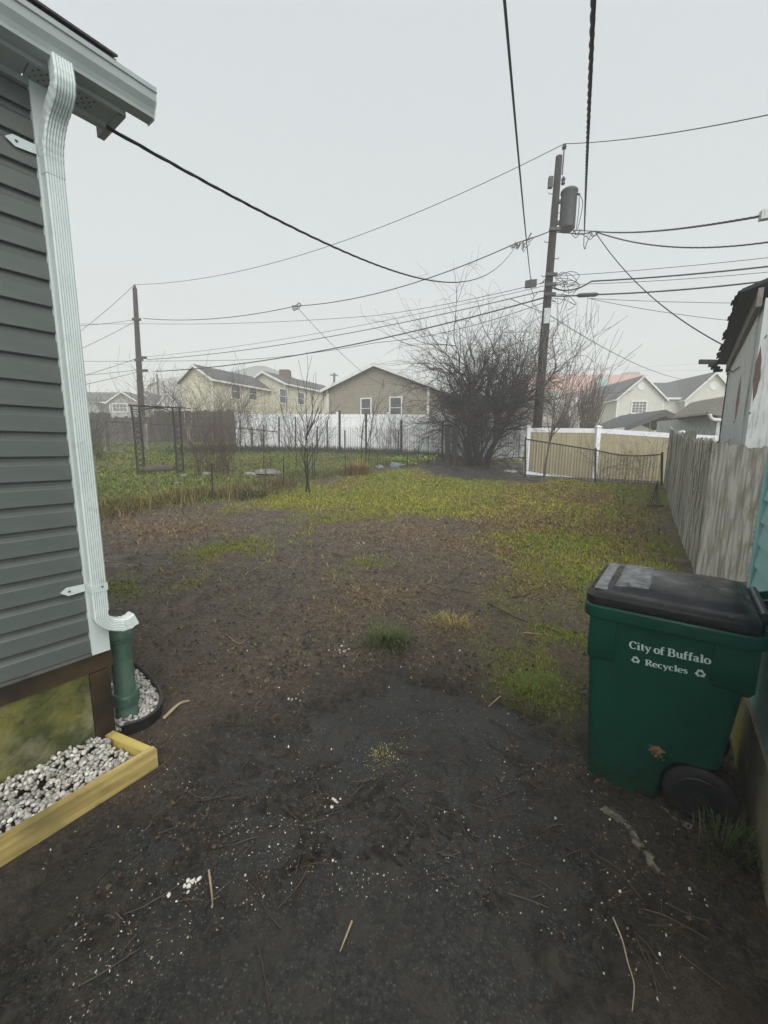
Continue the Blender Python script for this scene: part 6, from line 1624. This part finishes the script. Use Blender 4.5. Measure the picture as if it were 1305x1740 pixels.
# two short dark posts by the shrub
for px_, t_, b__, lab in ((761, 727, 785, 'left of two short dark wooden posts beside the big shrub'), (774, 724, 790, 'right of two short dark wooden posts beside the big shrub')):
    b = at_y(px_ - (4 if px_ > 765 else 0), b__, 15.2); t = at_y(px_, t_, 15.2); b.z = gz(b.x, b.y) - .1
    po = thing('wooden_post', lab, 'post', b, 'short dark posts by the shrub')
    obj('timber', MB().loft([[V(c.x + sx * w_, c.y + sy * w_, c.z) for sx, sy in ((-1, -1), (1, -1), (1, 1), (-1, 1))] for c, w_ in ((b, .085), (t - Z * .04, .08), (t, .055))]), 'bark', po)
    obj('band', MB().frame_box(V(t.x - .088, t.y - .088, t.z - .35), V(.176, 0, 0), V(0, .176, 0), Z * .03), 'metal_dark', po)
# tall leaning stake at the left garden
b = at_y(352, 765, 16.5); t = at_y(333, 694, 16.5)
stt = thing('garden_stake', 'thin leaning metal stake with flat cap right of the arbor', 'stake', b)
obj('rod', MB().tube([b - Z * .1, t], .02, 6), 'rusty_wire', stt); obj('cap', MB().frame_box(t + V(-.06, -.03, 0), V(.12, 0, 0), V(0, .06, 0), Z * .03), 'metal_dark', stt)
# leaning hand tool and dark object by the right fence
b = at_y(1112, 846, 9.2); b.z = gz(b.x, b.y)
br = thing('garden_rake', 'old rake leaning on the right fence at its far end', 'rake', b)
for i in range(6):
    t_ = i / 5 - .5; obj('tine', MB().tube([b + V(t_ * .3, -.05, .08), b + V(.1 + t_ * .1, .12, .35), b + V(.2, .25, .62)], .006, 4), 'metal_dark', br)
obj('head', MB().bar(b + V(-.18, -.05, .06), b + V(.18, -.05, .06), .06, .05), 'dark_wood', br)
tag(obj('wood_chunk', MB().tube([at_z(1098, 872, .14), at_z(1108, 868, .15), at_z(1120, 874, .14)], [.05, .09, .06], 8), 'log_bark', None, True), 'dark rotten wood chunk at the foot of the right fence', 'wood')

# ------------------------------------------------------------------ plants as clumps
def clump(px, py, D, n, L, spread, t0c, t1c, label, name='grass_tuft', w=.006, lean=(.2, 1.2), cat='grass'):
    p = at_y(px, py, D) if D else ground(px, py)
    x = p.x + RNG.normal(0, spread, n); y = p.y + RNG.normal(0, spread, n)
    h = np.arctan2(y - p.y, x - p.x) + RNG.normal(0, .5, n)
    tint = lerp(C3(*t0c), C3(*t1c), RNG.random(n))
    me = blades(np.stack([x, y, surf(x, y) - .01], -1), RNG.uniform(.5, 1, n) * L, np.full(n, w), RNG.uniform(*lean, n), h, tint, name)
    return tag(put(name, me), label, cat, None, 'stuff')
clump(660, 1098, None, 420, .20, .075, (.035, .065, .016), (.10, .12, .03), 'dark green grass tuft standing alone in the mud', w=.003, lean=(.4, 1.4))
clump(1222, 1455, None, 130, .16, .07, (.05, .075, .022), (.09, .10, .04), 'sparse grass tuft behind the cart wheel', w=.003)
clump(1262, 1440, None, 110, .17, .06, (.05, .07, .022), (.12, .11, .05), 'sparse grass tuft at the foot of the concrete foundation', w=.003)
clump(608, 806, 13.3, 420, .62, .16, (.30, .21, .09), (.17, .11, .05), 'golden ornamental grass clump beside the garden fence', w=.010, lean=(.2, 1.0))
clump(905, 1185, None, 320, .09, .10, (.07, .13, .018), (.14, .17, .03), 'mossy bright grass patch left of the cart', w=.003)
clump(770, 1068, None, 260, .12, .10, (.30, .26, .06), (.20, .15, .06), 'straw coloured grass patch in the middle of the mud', w=.003, lean=(.7, 1.5))
clump(655, 1290, None, 700, .022, .045, (.34, .30, .05), (.20, .18, .04), 'small yellow moss patch on the black asphalt', 'moss_patch', w=.0035, lean=(.5, 1.5), cat='moss')
clump(520, 800, 13.2, 300, .3, .5, (.08, .15, .03), (.05, .10, .025), 'lush green grass patch inside the garden fence', w=.008)
clump(430, 845, 10.4, 420, .42, .24, (.17, .14, .05), (.09, .10, .03), 'heap of bent dry grass beside the garden fence corner', w=.007, lean=(.6, 1.6))
# chartreuse plants
def leafy(px, py, D, n, spread, label, seed):
    rs = np.random.default_rng(seed); p = at_y(px, py, D); x = p.x + rs.normal(0, spread, n); y = p.y + rs.normal(0, spread * .6, n)
    co = []; hh = gz_np(x, y) + rs.uniform(.02, .30, n); s_ = rs.uniform(.03, .06, n)
    a_ = rs.uniform(0, 6.283, n); b_ = rs.uniform(-.5, .9, n)
    dv = np.stack([np.cos(a_) * np.cos(b_), np.sin(a_) * np.cos(b_), np.sin(b_)], -1); sv = np.stack([-np.sin(a_), np.cos(a_), np.zeros(n)], -1)
    c0 = np.stack([x, y, hh], -1); S = s_[:, None]
    co = np.stack([c0, c0 + dv * S * .9 + sv * S * .55, c0 + dv * S * 2.0, c0 + dv * S * .9 - sv * S * .55], 1)
    me = raw_mesh('leafy_plant', co, [(0, 1, 2, 3)], np.ones((n, 3)), 'leaf_chartreuse')
    return tag(put('leafy_plant', me), label, 'plant', None, 'stuff')
leafy(692, 786, 15.0, 420, .32, 'chartreuse leafy plant nearest the blue grey stone', 1); leafy(722, 778, 15.8, 320, .30, 'chartreuse leafy plant nearest the two dark posts', 2); leafy(664, 786, 15.0, 160, .22, 'small chartreuse plant left of the others', 3)

# ------------------------------------------------------------------ sticks and scraps on the drive
def stick(pts, r, label, mtl, name='stick'):
    P = []
    for a_, b_ in pts:
        q = ground(a_, b_); P.append(V(q.x, q.y, surf1(q.x, q.y) + r + .004))
    P = smooth_path(P, 5)
    return tag(obj(name, MB().tube(P, [r * (1 - .5 * i / len(P)) for i in range(len(P))], 6), mtl, None, True), label, 'stick')
stick([(1040, 1575), (1055, 1610), (1064, 1650), (1075, 1690), (1072, 1735)], .0028, 'long pale bent stalk on the asphalt at lower right', 'stick_pale')
stick([(598, 1567), (585, 1600), (578, 1618)], .0035, 'short pale stick on the asphalt at lower middle', 'stick_pale')
stick([(440, 1612), (450, 1660), (458, 1720)], .0028, 'long dark twig on the asphalt at the bottom left of middle', 'stick_brown')
stick([(528, 1470), (505, 1510), (472, 1545)], .004, 'dark twig in the mud right of the white scraps', 'stick_brown')
stick([(278, 1222), (305, 1208), (322, 1200)], .010, 'flat grey wood splinter beside the black edging', 'stick_pale')
stick([(754, 1042), (737, 1058)], .006, 'short pale stick standing out in the upper mud', 'stick_pale')
stick([(862, 1021), (885, 1022), (903, 1017)], .009, 'thick dark stick on the grass edge', 'stick_brown')
stick([(828, 1032), (880, 1058), (950, 1085)], .005, 'long thin branch lying across the patchy grass', 'stick_brown')
stick([(888, 1083), (938, 1090)], .005, 'pale stalk lying left of the cart top', 'stick_pale')
stick([(385, 1085), (405, 1100), (420, 1092)], .004, 'pale forked root on the mud near the downspout', 'stick_pale')
stick([(355, 1480), (360, 1520), (362, 1550)], .004, 'brown stalk below the white scraps', 'stick_pale')
stick([(850, 1190), (830, 1202)], .004, 'tiny pale stick at the asphalt edge', 'stick_pale')
stick([(1150, 1640), (1180, 1665), (1230, 1700)], .004, 'dark curved twig on the brown strip at lower right', 'stick_brown')
def scraps(px, py, n, sp, sz, label, mtl='paper_white', name='scrap_pile', seed=1):
    rs = np.random.default_rng(seed); p = ground(px, py); cs = []
    for i in range(n):
        x, y = p.x + rs.normal(0, sp), p.y + rs.normal(0, sp); cs.append((x, y, surf1(x, y) + sz * .4))
    o = pebbles(cs, sz, name, label, mtl); o['category'] = 'scraps'; return o
scraps(322, 1502, 14, .02, .008, 'little heap of white scraps on the wet mud at lower left', seed=1)
scraps(568, 1360, 9, .014, .007, 'little heap of white scraps on the mud in the middle', seed=2)
scraps(582, 1113, 14, .05, .010, 'scatter of white pebbles left of the green grass tuft', 'pebble', seed=3)
scraps(500, 1200, 6, .02, .009, 'few white crumbs below the tuft on the left', 'pebble', seed=4)
scraps(612, 928, 8, .05, .016, 'white stones in the upper mud near the lawn', 'pebble', seed=5)
scraps(500, 912, 8, .09, .02, 'pale rubble pieces at the lawn edge left of middle', 'stone', seed=6)
# broken concrete edging beside the cart
def slab(px_pts, h, label, seed):
    rs = random.Random(seed); P = [ground(*q) for q in px_pts]; top = []
    n = len(P)
    for i in range(n):                                          # ragged outline that follows the ground
        for t in (0, .25, .5, .75):
            q = P[i].lerp(P[(i + 1) % n], t); x, y = q.x + rs.uniform(-.009, .009), q.y + rs.uniform(-.009, .009)
            top.append(V(x, y, surf1(x, y) + h * rs.uniform(.3, 1.0)))
    mb = MB(); k_ = len(top); c_ = sum(top, Vector((0, 0, 0))) / k_
    mb.add(top + [V(p.x, p.y, p.z - .06) for p in top], [tuple(range(k_))] + [(i, k_ + i, k_ + (i + 1) % k_, (i + 1) % k_) for i in range(k_)])
    return tag(obj('concrete_edge', mb, 'concrete_bare'), label, 'concrete')
slab([(1018, 1386), (1034, 1384), (1052, 1396), (1062, 1410), (1050, 1412), (1034, 1402)], .012, 'broken pale concrete edge piece nearest the cart', 4)
slab([(1060, 1414), (1072, 1414), (1084, 1432), (1094, 1452), (1084, 1452), (1070, 1434)], .010, 'middle broken pale concrete edge piece below the cart', 6)
slab([(1092, 1458), (1102, 1456), (1116, 1482), (1120, 1502), (1108, 1494)], .010, 'lowest broken pale concrete edge piece below the cart', 7)
slab([(1122, 1382), (1134, 1386), (1152, 1400), (1176, 1418), (1168, 1420), (1146, 1406)], .012, 'pale concrete chip beside the cart wheel', 5)

# ------------------------------------------------------------------ fog
hz_m = bpy.data.materials.new('fog'); hz_m.use_nodes = True
nt = hz_m.node_tree; nt.nodes.clear()
o_ = nt.nodes.new('ShaderNodeOutputMaterial'); pv = nt.nodes.new('ShaderNodeVolumePrincipled')
pv.inputs['Color'].default_value = (1, 1, 1, 1); pv.inputs['Density'].default_value = .0058; pv.inputs['Anisotropy'].default_value = .0
nt.links.new(pv.outputs[0], o_.inputs['Volume']); MATS['fog'] = hz_m
tag(obj('haze', MB().box(-190, 190, -60, 260, -2.5, 26), 'fog'), 'grey fog filling the air over the yard', 'fog', None, 'stuff')
